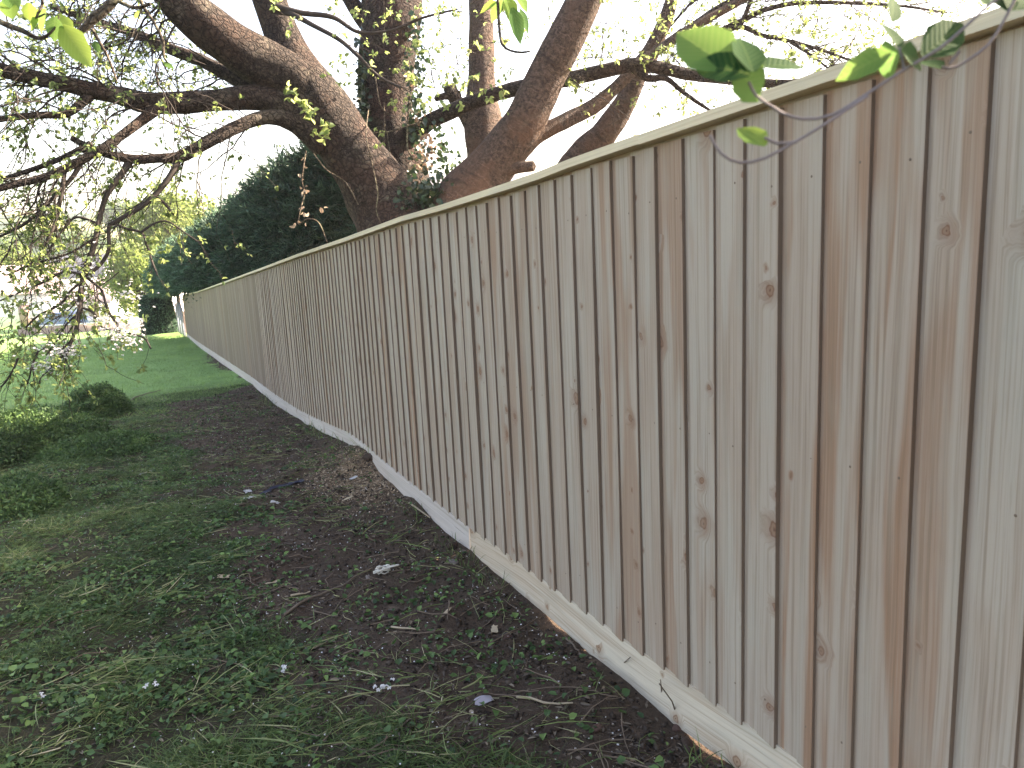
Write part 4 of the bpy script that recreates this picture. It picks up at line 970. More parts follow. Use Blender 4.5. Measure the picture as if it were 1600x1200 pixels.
def ground_cover():
    # rough grass
    p = scatter(700000, -4.5, 1.65, 1.7, 16.5, lambda x, y: IN(x, y) * np.clip(grassy(x, y) * 1.1 - .08, 0, 1) * (.10 + .90 * (fbm(x, y, .34, 61) > .47)), 1.5)
    n = len(p); d = flatdir(n) * .8 + np.array([0, 0, .55]) + R.normal(0, .2, (n, 3))
    mb = MB(); mb.blades(p - [0, 0, .008], d, R.uniform(.03, .11, n) * (.6 + 1.1 * fbm(p[:, 0], p[:, 1], .25, 66)), R.uniform(.002, .005, n), flatdir(n, .1) * .6 - np.array([0, 0, .35]),
                         np.clip(fbm(p[:, 0], p[:, 1], .5, 14) * .8 + R.normal(0, .16, n), 0, 1))
    tag(mb.build('rough_grass', M_GRASS), 'rough dark grass growing left of the bare soil', 'grass', kind='stuff')
    # the mown lawn
    p = scatter(80000, -9, 1.65, 13.8, 46, lambda x, y: IN(x, y) * np.clip(grassy(x, y), 0, 1), 1.7)
    n = len(p); d = flatdir(n) * .5 + np.array([0, 0, .8]); sc = np.interp(p[:, 1], [14, 46], [1, 2.2])
    mb = MB(); mb.blades(p, d, R.uniform(.025, .05, n) * sc, R.uniform(.005, .008, n) * sc, flatdir(n, .1) * .4, np.clip(fbm(p[:, 0], p[:, 1], 1.2, 18) * .9 + R.normal(0, .12, n), 0, 1))
    tag(mb.build('lawn_grass', M_LAWN), 'short green lawn grass beyond the bare soil', 'grass', kind='stuff')
    # low broad-leaved weeds and shredded leaves
    def dw(x, y): return IN(x, y) * np.clip(.16 + .75 * (fbm(x, y, .45, 71) > .5) * (fbm(x, y, .13, 72) > .42), 0, 1) * (.24 + .76 * grassy(x, y)) * np.interp(x, [1.0, 1.6], [1, .5])
    p = scatter(170000, -4, 1.66, 1.7, 15.5, dw, 1.5)
    n = len(p); L = R.uniform(.012, .045, n)
    mb = MB(); mb.leaves(p + [0, 0, .006] + np.abs(R.normal(0, .014, (n, 1))) * [0, 0, 1], flatdir(n, .35), R.normal(0, .45, (n, 3)) + [0, 0, 1], L, L * R.uniform(.4, .9, n), np.clip(R.beta(1.6, 2.6, n), 0, 1))
    tag(mb.build('low_weeds', M_WEED), 'small dark green weed leaves trampled over the soil', 'weeds', kind='stuff')
    # cut stems and hay lying about in drifts
    def dc(x, y): return IN(x, y) * (.18 + .82 * (fbm(x, y, .5, 81) > .52)) * np.interp(x, [1.1, 1.6], [1, .4])
    p = scatter(15000, -3.5, 1.6, 1.7, 14, dc, 1.4)
    n = len(p); aa = noise2(p[:, 0], p[:, 1], .5, 83) * 3.5 + R.normal(0, .5, n)
    d = np.stack([np.cos(aa), np.sin(aa), R.normal(.05, .12, n)], -1)
    for (px, py, ang, nn) in ((330, 885, .2, 60), (130, 935, .6, 40), (190, 1050, .15, 70), (110, 1075, -.4, 40), (340, 1095, .05, 70), (560, 1160, .3, 60), (700, 1105, .5, 40), (650, 1180, .2, 40), (760, 1150, .0, 25), (60, 1180, .8, 60), (250, 940, .1, 40), (430, 1110, -.2, 50), (480, 1020, .3, 40), (80, 900, .4, 40), (215, 800, .2, 40), (880, 1125, .1, 14), (170, 1120, .9, 40), (300, 1010, -.2, 50)):
        nn = int(nn * .7); c = GP(px, py); q = c + R.normal(0, 1, (nn, 3)) * [.09, .06, 0]; q[:, 2] = gh(q[:, 0], q[:, 1]) + R.uniform(0, .03, nn)
        p = np.vstack([p, q]); aa = ang + R.normal(0, .55, nn); d = np.vstack([d, np.stack([np.cos(aa), np.sin(aa), R.normal(.08, .12, nn)], -1)])
    n = len(p)
    mb = MB(); mb.blades(p + [0, 0, .015], d, R.uniform(.03, .19, n), R.uniform(.002, .0065, n), flatdir(n, .05) * .7 - [0, 0, .1], R.beta(1.5, 1.8, n))
    tag(mb.build('cut_grass', M_CLIP), 'pale cut grass stems lying in loose drifts', 'cut grass', kind='stuff')
    # dry litter: bark, chips, dead twigs
    p = scatter(70000, -3.5, 1.68, 1.7, 16.5, lambda x, y: IN(x, y) * (1 - .75 * grassy(x, y)) * (.3 + .7 * (fbm(x, y, .3, 91) > .48)), 1.4)
    n = len(p); L = R.uniform(.008, .038, n) * (1 + .5 * (R.random(n) < .1))
    mb = MB(); mb.leaves(p + [0, 0, .006], flatdir(n, .2), R.normal(0, .4, (n, 3)) + [0, 0, 1], L, L * R.uniform(.1, .5, n), np.clip(R.beta(1.1, 2.1, n) + .4 * (p[:, 1] > 11) * R.random(n), 0, 1))
    tag(mb.build('dry_litter', M_STRAW), 'brown chips, bark and dead leaf scraps strewn over the soil', 'litter', kind='stuff')
    mb = MB()
    for q in scatter(1200, -2.5, 1.6, 1.8, 15, lambda x, y: IN(x, y) * (1 - .6 * grassy(x, y)), 1.3):
        a_ = R.uniform(0, 6.28); L = R.uniform(.06, .30); m = 4; dd = np.array([math.cos(a_), math.sin(a_)])
        s_ = np.linspace(-.5, .5, m)[:, None] * L; xy = q[:2] + dd * s_ + R.normal(0, .008, (m, 2))
        mb.tube(np.column_stack([xy, gh(xy[:, 0], xy[:, 1]) + .014]), np.linspace(.0035, .0018, m) * R.uniform(.6, 1.3), 4, rnd=R.random())
    tag(mb.build('twig_litter', plain_mat('dead_twig', (.17, .125, .09), .9, .5, 7.)), 'thin dead twigs littering the bare soil', 'litter', kind='stuff')
    # soil crumbs
    p = scatter(36000, -2, 1.7, 1.7, 16, lambda x, y: IN(x, y) * (1 - grassy(x, y)), 1.6); n = len(p)
    s_ = (.003 + .017 * R.random(n) ** 3)[:, None, None]
    base = np.array([[1, 0, 0], [-.5, .87, 0], [-.5, -.87, 0], [0, 0, 1], [.1, 0, -.7]])
    v = p[:, None] + (base[None] + R.normal(0, .25, (n, 5, 3))) * s_
    k = np.arange(n)[:, None, None] * 5
    mb = MB(); mb.add(v, t=(k + np.array([[(0, 1, 3), (1, 2, 3), (2, 0, 3), (1, 0, 4), (2, 1, 4), (0, 2, 4)]])), rnd=np.repeat(R.random(n), 5))
    t = NT('soil_crumb'); c = t.ramp(t.attr('rnd'), (0, (.026, .02, .016)), (.8, (.09, .069, .055)), (1, (.19, .15, .115)))
    tag(mb.build('soil_crumbs', t.surf(c, .95, None, .1)), 'dark crumbs of dug soil along the fence', 'soil', kind='stuff')
    # fallen petals
    p = scatter(5200, -3, 1.68, 1.7, 13, lambda x, y: IN(x, y) * (.25 + .75 * (fbm(x, y, .4, 95) > .5)), 1.3); n = len(p); L = R.uniform(.005, .012, n)
    mb = MB(); mb.leaves(p + [0, 0, .014], flatdir(n, .2), R.normal(0, .35, (n, 3)) + [0, 0, 1], L, L * .8, R.random(n))
    tag(mb.build('fallen_petals', M_PETAL), 'tiny white blossom petals scattered over soil and grass', 'petals', kind='stuff')
    # sawdust by the gravel board
    p = scatter(9000, 1.0, 1.68, 5.6, 8.2, lambda x, y: np.exp(-(((x - 1.5) / .28) ** 2 + ((y - 6.85) / .7) ** 2)) * (fbm(x, y, .2, 77) > .34)); n = len(p); L = R.uniform(.008, .025, n)
    mb = MB(); mb.leaves(p + [0, 0, .006], flatdir(n, .2), R.normal(0, .4, (n, 3)) + [0, 0, 1], L, L * R.uniform(.3, .8, n), R.random(n))
    tag(mb.build('sawdust', M_SHAV), 'pale sawdust and shavings spilled against the gravel board', 'sawdust', kind='stuff')
    # grass and stalks against the gravel board
    p = scatter(900, 1.55, 1.70, 1.8, 15, lambda x, y: (fbm(x, y, .5, 99) > .55)); n = len(p)
    mb = MB(); mb.blades(p, flatdir(n, .1) * .5 + [-.1, 0, .8], R.uniform(.04, .13, n), R.uniform(.003, .005, n), flatdir(n, .1) * .5, R.beta(2, 2, n))
    tag(mb.build('edge_grass', M_GRASS), 'sparse grass blades growing against the gravel board', 'grass', kind='stuff')
ground_cover()

# ------------------------------------------------------------------ weeds on the left
def weed_mound(name, label, cat, c, sx, sy, h, n, mat, size=.045, stalks=20, seed=0):
    rr = np.random.default_rng(seed); root = thing(name, c, label, cat)
    u = nrm(rr.normal(0, 1, (n, 3))); u[:, 2] = np.abs(u[:, 2]); k = rr.uniform(.55, 1.05, n) ** .6
    k = k * (.78 + .44 * fbm(u[:, 0] * 3 + seed, u[:, 1] * 3, .8, seed))
    p = np.array(c) + u * k[:, None] * [sx, sy, h]
    p[:, 2] = np.maximum(p[:, 2], gh(p[:, 0], p[:, 1]) + .01)
    L = size * rr.uniform(.4, 1.5, n)
    mb = MB(); mb.leaves(p, u * [.6, .6, .5] + rr.normal(0, .6, (n, 3)), u * .4 + rr.normal(0, .4, (n, 3)) + [0, 0, .7], L, L * rr.uniform(.25, .6, n), np.clip(fbm(p[:, 0], p[:, 1] + p[:, 2] * 2, .25, seed + 4) * .8 + rr.normal(0, .15, n), 0, 1))
    mb.build('foliage', mat, root)
    mb = MB()
    for _ in range(stalks):
        a_ = rr.uniform(0, 6.28); q = np.array(c) + [math.cos(a_) * sx * .5 * rr.random(), math.sin(a_) * sy * .5 * rr.random(), -.05]
        e_ = q + np.array([math.cos(a_) * sx * .6, math.sin(a_) * sy * .6, h * rr.uniform(.6, 1.15)])
        mb.tube([q, (q + e_) / 2 + [0, 0, h * .15], e_], [.005, .004, .002], 4, rnd=rr.random())
    mb.build('stem', M_STEM, root, True)
    return root
def foot(px, py): q = GP(px, py); return np.array([q[0], q[1], float(gh(q[0], q[1]))])
weed_mound('weed_mound', 'bushy dark green weed mound at the edge of the lawn', 'weeds', foot(150, 652), .52, .55, .50, 14000, M_WEED, .042, 26, 3)
weed_mound('weed_patch', 'tangled weeds at the left edge below the drooping branches', 'weeds', foot(25, 705), .8, .9, .52, 16000, M_WEED, .042, 40, 4)
weed_mound('weed_patch', 'low weeds just right of the left edge tangle', 'weeds', foot(95, 695), .6, .8, .36, 11000, M_WEED, .04, 24, 5)
weed_mound('weed_patch', 'low spreading weeds in front of the bushy mound', 'weeds', foot(150, 705), .65, .7, .20, 8000, M_WEED, .035, 14, 6)
weed_mound('weed_patch', 'shaded weeds left of the soil, nearest of the weed patches', 'weeds', foot(10, 790), .5, .6, .22, 7000, M_WEED, .035, 18, 7)

def broad_plant(label, c, n, size, seed):
    rr = np.random.default_rng(seed); root = thing('dock_plant', c, label, 'weed', 'broad leaved weeds in the near grass')
    for k in range(n):
        a_ = k * 2.4 + rr.normal(0, .3); r_ = rr.uniform(.3, 1.1) * size
        b = np.array(c) + [math.cos(a_) * r_, math.sin(a_) * r_, rr.uniform(.015, .05)]; b[2] = gh(b[0], b[1]) + rr.uniform(.025, .07)
        mb = MB(); mb.leaves([b], [[math.cos(a_), math.sin(a_), rr.uniform(-.1, .3)]], [[rr.normal(0, .25), rr.normal(0, .25), 1]], size * rr.uniform(.8, 1.2), size * rr.uniform(.55, .8), rr.uniform(.35, .8), .12, .12)
        mb.tube([np.array(c) + [0, 0, -.01], (np.array(c) + b) / 2 + [0, 0, .015], b], [.0025, .002, .0018], 4)
        mb.build('leaf', M_WEED, root)
broad_plant('broad leaved weed near the bottom left corner of the grass', foot(25, 1070), 7, .055, 1)
broad_plant('broad leaved weed right of the corner one, beside the cut stems', foot(118, 1135), 7, .05, 2)
broad_plant('small broad leaved weed at the left edge, above the corner weed', foot(12, 1120), 5, .05, 3)

# ------------------------------------------------------------------ single things lying about
def stick(label, pts, r, mat, name='stick', group='sticks lying on the ground'):
    q = np.array([foot(*p) for p in pts]); s = smooth(np.column_stack([q, np.zeros(len(q))]), .05)[:, :3]
    s[:, 2] = gh(s[:, 0], s[:, 1]) + r * 1.2 + .006
    mb = MB(); mb.tube(s, np.linspace(r, r * .6, len(s)), 7, lump=.15)
    tag(mb.build(name, mat, None, True, loc=s[0]), label, 'stick', group)
M_STICK = plain_mat('dead_stick', (.15, .115, .085), .9, .35, 30., .3)
M_PALESTICK = plain_mat('peeled_stick', (.36, .29, .20), .85, .3, 30., .2)
stick('long thin brown stick pointing at the white twine', [(445, 965), (500, 935), (545, 915), (582, 893)], .009, M_STICK)
stick('thin straight twig left of the long stick, half in grass', [(375, 945), (430, 925), (475, 908)], .005, M_STICK)
stick('forked looking dark twig by the weed mound at the soil edge', [(203, 628), (225, 618), (252, 611)], .012, M_STICK)
stick('pale curved stick beside the grey paper scrap', [(808, 1095), (850, 1104), (895, 1105)], .006, M_PALESTICK)
stick('short stick leaning by the sunny gap under the gravel board', [(885, 1003), (895, 1012), (905, 1022)], .006, M_STICK)
stick('pale split stick on the soil below the timber stake marks', [(612, 985), (632, 987), (657, 989)], .006, M_PALESTICK)
stick('thin stick across the near soil at the bottom centre', [(560, 1190), (600, 1165), (640, 1130)], .005, M_STICK)
stick('long weathered twig in the left grass', [(14, 845), (40, 820), (66, 795)], .005, M_PALESTICK)
stick('short pale stick near the sawdust', [(640, 790), (655, 800), (672, 812)], .008, M_PALESTICK)
stick('chewed pale wood strip on the dug soil', [(455, 935), (470, 932), (485, 929)], .007, M_PALESTICK)
def leaning_twig(label, px, py, top):
    a_ = foot(px, py); b = P(*top); mb = MB(); mb.tube([a_ - [0, 0, .03], (a_ + b) / 2 + R.normal(0, .01, 3), b], [.004, .003, .002], 5)
    tag(mb.build('stick', M_STICK, None, True, loc=a_), label, 'stick', 'twigs leaning on the gravel board')
leaning_twig('dark twig standing against the gravel board, its tip bent left', 1062, 1122, (1030, 1068, 3.05))
leaning_twig('short twig leaning on the gravel board beside two others', 962, 1048, (985, 1027, 3.4))
leaning_twig('thin twig stuck upright close to the board joint', 1034, 1100, (1032, 1062, 3.15))

def scrap(label, px, py, w, l, mat, rot, seed, name='paper_scrap', cat='paper', crumple=.25, group='litter scraps'):
    rr = np.random.default_rng(seed); c = foot(px, py); n = 6
    u, v = np.meshgrid(np.linspace(-.5, .5, n), np.linspace(-.5, .5, n), indexing='ij')
    edge = 1 + rr.normal(0, .10, (n, n)); x = u * w * edge; y = v * l * edge
    z = np.abs(rr.normal(0, 1, (n, n))) * crumple * min(w, l) * .35 + .008
    ca, sa = math.cos(rot), math.sin(rot); X = c[0] + x * ca - y * sa; Y = c[1] + x * sa + y * ca
    i, j = np.meshgrid(np.arange(n - 1), np.arange(n - 1), indexing='ij')
    q = np.stack([i * n + j, (i + 1) * n + j, (i + 1) * n + j + 1, i * n + j + 1], -1)
    top = np.stack([X, Y, gh(X, Y) + z + .003], -1).reshape(-1, 3); bot = top - [0, 0, .0025]
    mb = MB(); mb.add(top, q); mb.add(bot, q.reshape(-1, 4)[:, ::-1])
    rim = [k for k in range(n)] + [n * k + n - 1 for k in range(1, n)] + [n * (n - 1) + k for k in range(n - 2, -1, -1)] + [n * k for k in range(n - 2, 0, -1)]
    m = len(rim); V = np.vstack([top[rim], bot[rim]]); k = np.arange(m)
    mb.add(V, np.stack([k, (k + 1) % m, m + (k + 1) % m, m + k], -1))
    tag(mb.build(name, mat, None, loc=c), label, cat, group)
M_PAPER = plain_mat('dirty_paper', (.50, .49, .49), .9, .12, 40.)
M_GREYPAPER = plain_mat('grey_damp_paper', (.33, .31, .34), .8, .15, 40.)
M_BLUE = plain_mat('blue_black_plastic', (.022, .024, .045), .5, .4, 20., .2, .3)
M_CHIP = plain_mat('split_wood_chip', (.42, .34, .23), .85, .25, 60., .2)
scrap('crumpled white paper scrap beside the dark blue plastic', 392, 779, .09, .05, M_PAPER, .6, 1)
scrap('smaller white paper scrap above the crumpled one', 388, 770, .06, .035, M_PAPER, .2, 2)
scrap('pale paper scrap at the edge of grass and soil, farthest scrap', 230, 740, .14, .05, M_PAPER, .1, 3)
scrap('flat grey paper scrap on the near soil beside the pale stick', 756, 1097, .075, .04, M_GREYPAPER, .1, 4, crumple=.1)
scrap('little blue white scrap beside the sawdust', 553, 750, .07, .04, M_PAPER, .4, 5)
scrap('torn white scrap at the right end of the blue plastic row', 430, 787, .07, .05, M_PAPER, -.4, 9)
for k, (px, py, w, l, lab) in enumerate(((440, 762, .20, .035, 'dark blue plastic strip, longest of the row on the soil'), (415, 772, .10, .05, 'dark blue plastic shred next to the crumpled white paper'), (462, 757, .14, .05, 'dark blue plastic shred at the far end of the row'))):
    scrap(lab, px, py, w, l, M_BLUE, .15, 20 + k, 'plastic_strip', 'plastic', .35, 'blue plastic shreds')
for k, (px, py, w, l, rot, lab) in enumerate(((543, 781, .09, .03, .1, 'pale wood offcut on the dark soil below the sawdust'), (425, 913, .08, .018, .3, 'small pale wood chip near the thin twig'), (350, 905, .07, .03, -.4, 'broad pale chip in the left grass beside cut stems'), (773, 988, .06, .035, 1.2, 'pale squared wood chip beside the brick piece'), (700, 958, .07, .02, .8, 'weathered wood chip between twine and brick'))):
    scrap(lab, px, py, w, l, M_CHIP, rot, 40 + k, 'wood_chip', 'wood chip', .2, 'wood chips on the soil')
def rock(label, px, py, r, mat, name, cat, seed, sq=(1, .8, .6)):
    rr = np.random.default_rng(seed); c = foot(px, py)
    nu, nv = 12, 7; U, V = np.meshgrid(np.arange(nu) / nu * 2 * math.pi, np.linspace(-1.45, 1.45, nv), indexing='ij')
    D = np.stack([np.cos(V) * np.cos(U), np.cos(V) * np.sin(U), np.sin(V)], -1)
    ax = nrm(rr.normal(0, 1, (13, 3))); off = rr.uniform(.45, .8, 13)
    k = np.min(np.where(D @ ax.T > .15, off / np.maximum(D @ ax.T, .15), 9.), -1); k = np.minimum(k, 1.05)
    k = k * (1 + .22 * (fbm(U * 2.1, V * 2.1, 1., seed) - .5)) + rr.normal(0, .03, k.shape); v = D * k[..., None] * r * np.array(sq); a_ = rr.uniform(0, 6.28)
    v = np.stack([v[..., 0] * math.cos(a_) - v[..., 1] * math.sin(a_), v[..., 0] * math.sin(a_) + v[..., 1] * math.cos(a_), v[..., 2]], -1) + c + [0, 0, r * .02]
    i, j = np.meshgrid(np.arange(nu), np.arange(nv - 1), indexing='ij')
    mb = MB(); mb.add(v, np.stack([i * nv + j, ((i + 1) % nu) * nv + j, ((i + 1) % nu) * nv + j + 1, i * nv + j + 1], -1))
    for lv, rev in ((0, 1), (nv - 1, 0)):
        ring = v[:, lv]; tr = np.stack([np.arange(nu), (np.arange(nu) + 1) % nu, np.full(nu, nu)], -1)
        mb.add(np.vstack([ring, ring.mean(0)[None]]), t=tr[:, ::-1] if rev else tr)
    tag(mb.build(name, mat, None, loc=c), label, cat, 'stones and clods on the soil')
M_STONE = plain_mat('grey_stone', (.20, .17, .15), .9, .35, 25., .5)
M_CLOD = plain_mat('brown_clod', (.055, .036, .026), .95, .4, 25., .8)
M_BRICKBIT = plain_mat('brick_fragment', (.095, .055, .042), .95, .35, 30., .6)
rock('pale grey stone near the gravel board joint', 708, 880, .05, M_STONE, 'stone', 'stone', 1)
rock('reddish brick piece beside the squared wood chip', 790, 998, .045, M_BRICKBIT, 'brick_fragment', 'brick piece', 2)
rock('large dark clod against the middle gravel board', 578, 716, .10, M_CLOD, 'soil_clod', 'clod', 3)
rock('dark clod beside the pale gravel board, right of the sawdust', 648, 806, .07, M_CLOD, 'soil_clod', 'clod', 4)
rock('rounded dark clod just left of the gravel board joint', 708, 856, .06, M_CLOD, 'soil_clod', 'clod', 5)
rock('brown clod under the pale stone', 715, 905, .05, M_CLOD, 'soil_clod', 'clod', 6)
rock('brown brick lump at the bottom near the fence', 935, 1140, .032, M_BRICKBIT, 'brick_fragment', 'brick piece', 7)
rock('round brown stone close to the sunny gap', 1060, 1140, .035, M_BRICKBIT, 'stone', 'stone', 8)
rock('dark clod lowest by the fence at the bottom edge', 1075, 1172, .05, M_CLOD, 'soil_clod', 'clod', 9)
rock('flat brown lump of bark and earth left of the bottom bricks', 860, 1140, .05, M_CLOD, 'soil_clod', 'clod', 10)
rock('dark lump on the far soil near the fence', 393, 623, .09, M_CLOD, 'soil_clod', 'clod', 11)
rock('small grey stone on the soil near the twine', 575, 905, .025, M_STONE, 'stone', 'stone', 12)
# tangle of white twine
c = foot(600, 897); mb = MB(); pts = []
for k in range(70):
    t_ = k / 69 * 5.5 * 2 * math.pi; rr_ = .03 + .012 * math.sin(t_ * .37)
    pts.append(c + [rr_ * math.cos(t_) * 1.3 - .01, rr_ * math.sin(t_) * .8, .025 + .016 * math.sin(t_ * 1.7) + .004 * math.cos(t_ * 2.3)])
for k in range(24):
    t_ = k / 23 * 2 * math.pi - 1.2; pts.append(c + [.055 + .045 * math.cos(t_ + 3.1), .01 + .035 * math.sin(t_ + 3.1), .03 + .012 * math.sin(t_)])
mb.tube(pts, [.0042] * len(pts), 6)
tag(mb.build('twine_tangle', plain_mat('white_twine', (.60, .57, .50), .9, .12, 90.), None, True, loc=c), 'small tangle of white twine on bare soil at the end of the long stick', 'twine')
def fallen_blossom(label, px, py, n, rad, seed):
    c = foot(px, py); mb = MB(); rr = np.random.default_rng(seed)
    for _ in range(n):
        q = c + [rr.normal(0, rad), rr.normal(0, rad), rr.uniform(.02, .06)]
        for a in range(5):
            an = a * 1.2566; mb.leaves([q], [[math.cos(an), math.sin(an), rr.normal(0, .4)]], [[rr.normal(0, .4), rr.normal(0, .4), 1]], .012, .010, rr.random())
    tag(mb.build('fallen_blossom', M_PETAL, None, loc=c), label, 'blossom', 'fallen blossom clusters')
fallen_blossom('cluster of fallen white blossom in the near grass at bottom centre', 598, 1085, 9, .018, 1)
fallen_blossom('little white blossom cluster in the grass left of the largest', 445, 1060, 4, .012, 2)
fallen_blossom('few white blossoms in the grass farther left', 235, 1085, 4, .016, 3)
fallen_blossom('single white blossom head in the left grass', 70, 1103, 2, .008, 4)

# ------------------------------------------------------------------ twigs hanging close to the camera
def near_leaf(root, base, tip, width, nor, rnd, fold=.12, curl=.12):
    base, tip = np.array(base), np.array(tip); n = 7; d = tip - base; L = np.linalg.norm(d); d = d / L
    nor = np.array(nor, float); sd = nrm(np.cross(d, nor)); nor = np.cross(sd, d)
    s = np.linspace(0, 1, n); wv = width * .5 * np.sin(np.pi * np.clip(s * .97 + .02, 0, 1) ** .8) ** .85; wv[-1] = .0004
    wv = wv * (1 + .05 * np.cos(np.arange(n) * 3.1))
    mid = base + d * (s * L)[:, None] - nor * (curl * L * s ** 2)[:, None]
    l_ = mid + sd * wv[:, None] + nor * (wv * fold * 2)[:, None]; r_ = mid - sd * wv[:, None] + nor * (wv * fold * 2)[:, None]
    V = np.stack([l_, mid, r_], 1); k = np.arange(n - 1)[:, None] * 3
    mb = MB(); mb.add(V, np.concatenate([k + [[0, 1, 4, 3]], k + [[1, 2, 5, 4]]]), rnd=rnd, uv=np.stack([np.stack([wv, s, 0 * s], -1), np.stack([0 * s, s, 0 * s], -1), np.stack([wv, s, 0 * s], -1)], 1))
    o = mb.build('leaf', M_NEARLEAF, root, True); return o
t = NT('veined_leaf'); b = t.attr('buv', 1); r = t.attr('rnd')
c = t.ramp(r, (0, (.022, .065, .024)), (.5, (.09, .19, .06)), (1, (.17, .28, .06)))
tc = t.ramp(r, (0, (.012, .04, .014)), (.5, (.11, .22, .06)), (1, (.36, .46, .09)))
ph = t.math('SINE', t.math('SUBTRACT', t.math('MULTIPLY', t.n('SeparateXYZ', 1, Vector=b), 58.0), t.math('MULTIPLY', t.n('SeparateXYZ', 0, Vector=b), 900.0)))
vein = t.step(ph, .82, 1.0); midr = t.step(t.n('SeparateXYZ', 0, Vector=b), .0012, .0)
k_ = t.math('MULTIPLY', t.math('MAXIMUM', vein, midr), .16)
M_NEARLEAF = t.surf(t.mix(k_, c, (.25, .33, .12)), .7, t.bump(ph, .15, .002), .03, .5, t.mix(k_, tc, (.55, .62, .22)))
VIEW = -CAM[:, 2]
def twig_thing(name, label, stems, leaves, mat, group=None):
    root = thing(name, P(*stems[0][0][:3]), label, 'twig', group)
    mb = MB()
    for sp in stems:
        p, r = limb(sp, .01); mb.tube(p, r * .62, 7, lump=.12)
    mb.build('stem', mat, root, True)
    for (x0, y0, x1, y1, d, w, rn, tilt) in leaves:
        nor = VIEW + CAM[:, 0] * tilt[0] - CAM[:, 1] * tilt[1]
        near_leaf(root, P(x0, y0, d), P(x1, y1, d + .02), w * d / F, nor, rn)
M_NEARSTEM = plain_mat('near_twig_bark', (.16, .135, .13), .7, .25, 60.)
D1 = .62
twig_thing('overhanging_twig', 'leafy twig drooping across the top of the near fence boards', [
    [(1640, -70, D1, 9), (1590, -25, D1, 8), (1545, 8, D1, 8), (1517, 34, D1, 8), (1469, 75, D1, 7), (1412, 109, D1, 7), (1356, 146, D1, 6), (1300, 180, D1, 6), (1255, 186, D1, 5), (1225, 178, D1, 4.5), (1210, 169, D1, 4), (1182, 150, D1, 3.5), (1170, 128, D1, 3)],
    [(1356, 150, D1, 6), (1300, 187, D1 - .01, 5), (1244, 221, D1 - .01, 4), (1195, 247, D1 - .01, 4), (1157, 254, D1 - .01, 3.5), (1127, 240, D1 - .01, 3), (1110, 212, D1 - .01, 2.5)],
    [(1600, -30, D1 + .02, 6), (1574, 22, D1 + .02, 5), (1544, 70, D1 + .02, 5), (1495, 104, D1 + .02, 4.5), (1472, 105, D1 + .02, 4)],
    [(1412, 108, D1, 4), (1410, 92, D1, 4), (1405, 75, D1, 3)], [(1484, 100, D1 + .02, 3), (1500, 80, D1 + .02, 2)],
    [(1245, 222, D1 - .01, 2.5), (1215, 224, D1 - .01, 2), (1195, 215, D1 - .01, 2)]],
    [(1140, 108, 1058, 42, D1, 92, .6, (0, .1)), (1172, 116, 1078, 94, D1 - .012, 58, .05, (0, .15)), (1176, 112, 1158, 50, D1 - .014, 56, .1, (.2, 0)), (1150, 98, 1190, 160, D1 - .006, 66, .6, (-.15, .1)),
     (1184, 104, 1264, 96, D1, 36, .05, (0, .6)), (1196, 228, 1152, 194, D1 - .01, 40, .8, (.1, .1)), (1440, 88, 1516, 26, D1, 60, .04, (.1, .2)), (1406, 84, 1368, 106, D1, 60, .5, (.2, .1)), (1408, 80, 1448, 102, D1 - .005, 48, .15, (-.2, .2)),
     (1392, 82, 1304, 122, D1 - .008, 46, .6, (.1, .3)), (1404, 76, 1380, 26, D1, 40, .05, (.4, .1)), (1392, 34, 1402, -14, D1, 34, .08, (.4, .1)), (1472, 108, 1436, 90, D1 + .02, 34, .06, (.1, .2)), (1575, 18, 1548, -14, D1 + .02, 50, .03, (.1, .3)), (1578, 16, 1600, -14, D1 + .02, 50, .03, (-.1, .3)), (1540, 8, 1512, -18, D1, 36, .1, (.2, .3))], M_NEARSTEM)
D2 = 1.5
twig_thing('overhanging_twig', 'blurred twig with bright lime leaves in the top left corner', [
    [(-40, 5, D2, 14), (0, 34, D2, 15), (35, 48, D2, 14), (62, 60, D2, 10), (85, 45, D2, 5), (92, 26, D2, 4)], [(60, -30, D2, 8), (66, 5, D2, 7), (56, 28, D2, 6), (70, 22, D2, 4), (92, 24, D2, 3)]],
    [(96, 40, 142, 104, D2, 40, .85, (.1, .2)), (92, 22, 108, 64, D2 + .01, 30, .95, (.5, .1)), (72, 14, 60, 52, D2, 30, .6, (-.4, .2)), (86, 26, 84, 66, D2 - .01, 26, .55, (.5, .2)), (8, -14, 30, 16, D2, 28, .6, (.2, .3)), (44, 4, 52, 38, D2, 24, .9, (.2, .6)), (20, 30, 6, -8, D2, 26, .95, (.3, .5)), (60, 30, 44, 46, D2, 18, .8, (.5, .2))], M_PALETWIG)
D3 = 2.0
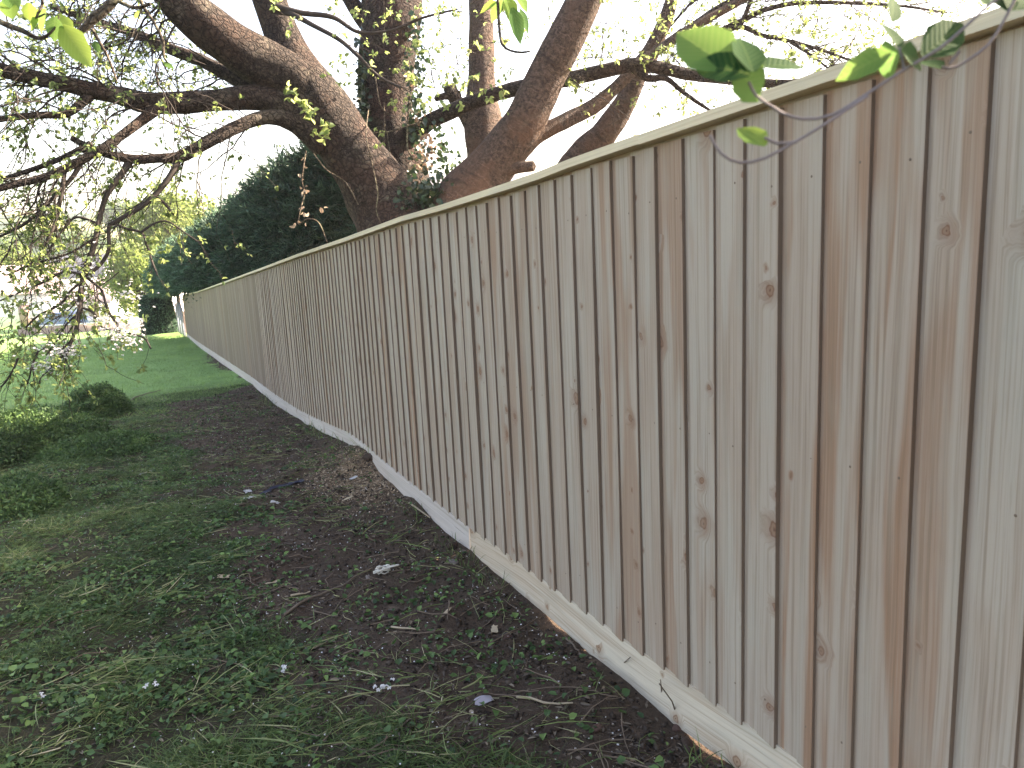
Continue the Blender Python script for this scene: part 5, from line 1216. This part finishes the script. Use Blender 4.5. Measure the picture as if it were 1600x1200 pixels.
twig_thing('overhanging_twig', 'pale twig with hanging lime leaves at the top centre', [
    [(778, -40, D3, 8), (778, 0, D3, 8), (780, 40, D3, 7), (784, 68, D3, 7), (797, 79, D3, 6), (815, 82, D3, 6), (828, 80, D3, 5)]],
    [(790, -6, 806, 40, D3, 28, .9, (.5, .2)), (800, 12, 816, 68, D3, 26, .45, (.4, .1)), (776, 4, 748, 18, D3, 22, .9, (.2, .6)), (786, 0, 766, 34, D3, 22, .6, (-.3, .2)), (812, 14, 828, 52, D3 + .02, 16, .4, (.8, .1)), (806, -12, 826, 18, D3, 22, .8, (.4, .4))], M_PALETWIG)
D4 = 4.5
twig_thing('overhanging_twig', 'pale lichened twig hanging before the dark fork, top left', [
    [(214, -20, D4, 10), (224, 10, D4, 9), (240, 34, D4, 8), (252, 58, D4, 9), (255, 75, D4, 8), (256, 88, D4, 7), (262, 98, D4, 5)], [(222, 12, D4, 4), (212, 40, D4, 3), (206, 58, D4, 2)]],
    [(255, 98, 272, 106, D4, 9, .6, (.2, .2)), (220, 16, 208, 30, D4, 8, .7, (.2, .2))], M_PALETWIG)
twig_thing('overhanging_twig', 'thick knobbly pale branch end near the top left leaves', [
    [(190, -12, 4.2, 22), (165, 14, 4.2, 24), (146, 30, 4.2, 24), (130, 46, 4.2, 16), (118, 52, 4.2, 10)], [(144, 46, 4.2, 9), (156, 66, 4.2, 8), (168, 88, 4.2, 7), (176, 108, 4.2, 6), (182, 126, 4.2, 4)], [(180, 0, 4.2, 10), (210, 12, 4.2, 9), (235, 6, 4.2, 9)]],
    [(148, 64, 154, 82, 4.2, 12, .3, (.2, .2))], M_PALETWIG)

# ------------------------------------------------------------------ the bright hazy air
mb = MB(); mb.box((-900, -420, -16), (900, 900, 52))
t = NT('hazy_air'); pv = t.t.nodes.new('ShaderNodeVolumePrincipled')
pv.inputs['Color'].default_value = (1, 1, 1, 1); pv.inputs['Density'].default_value = .0006; pv.inputs['Anisotropy'].default_value = .55
t.t.links.new(pv.outputs[0], t.out.inputs['Volume'])
tag(mb.build('haze', t.m), kind='stuff')
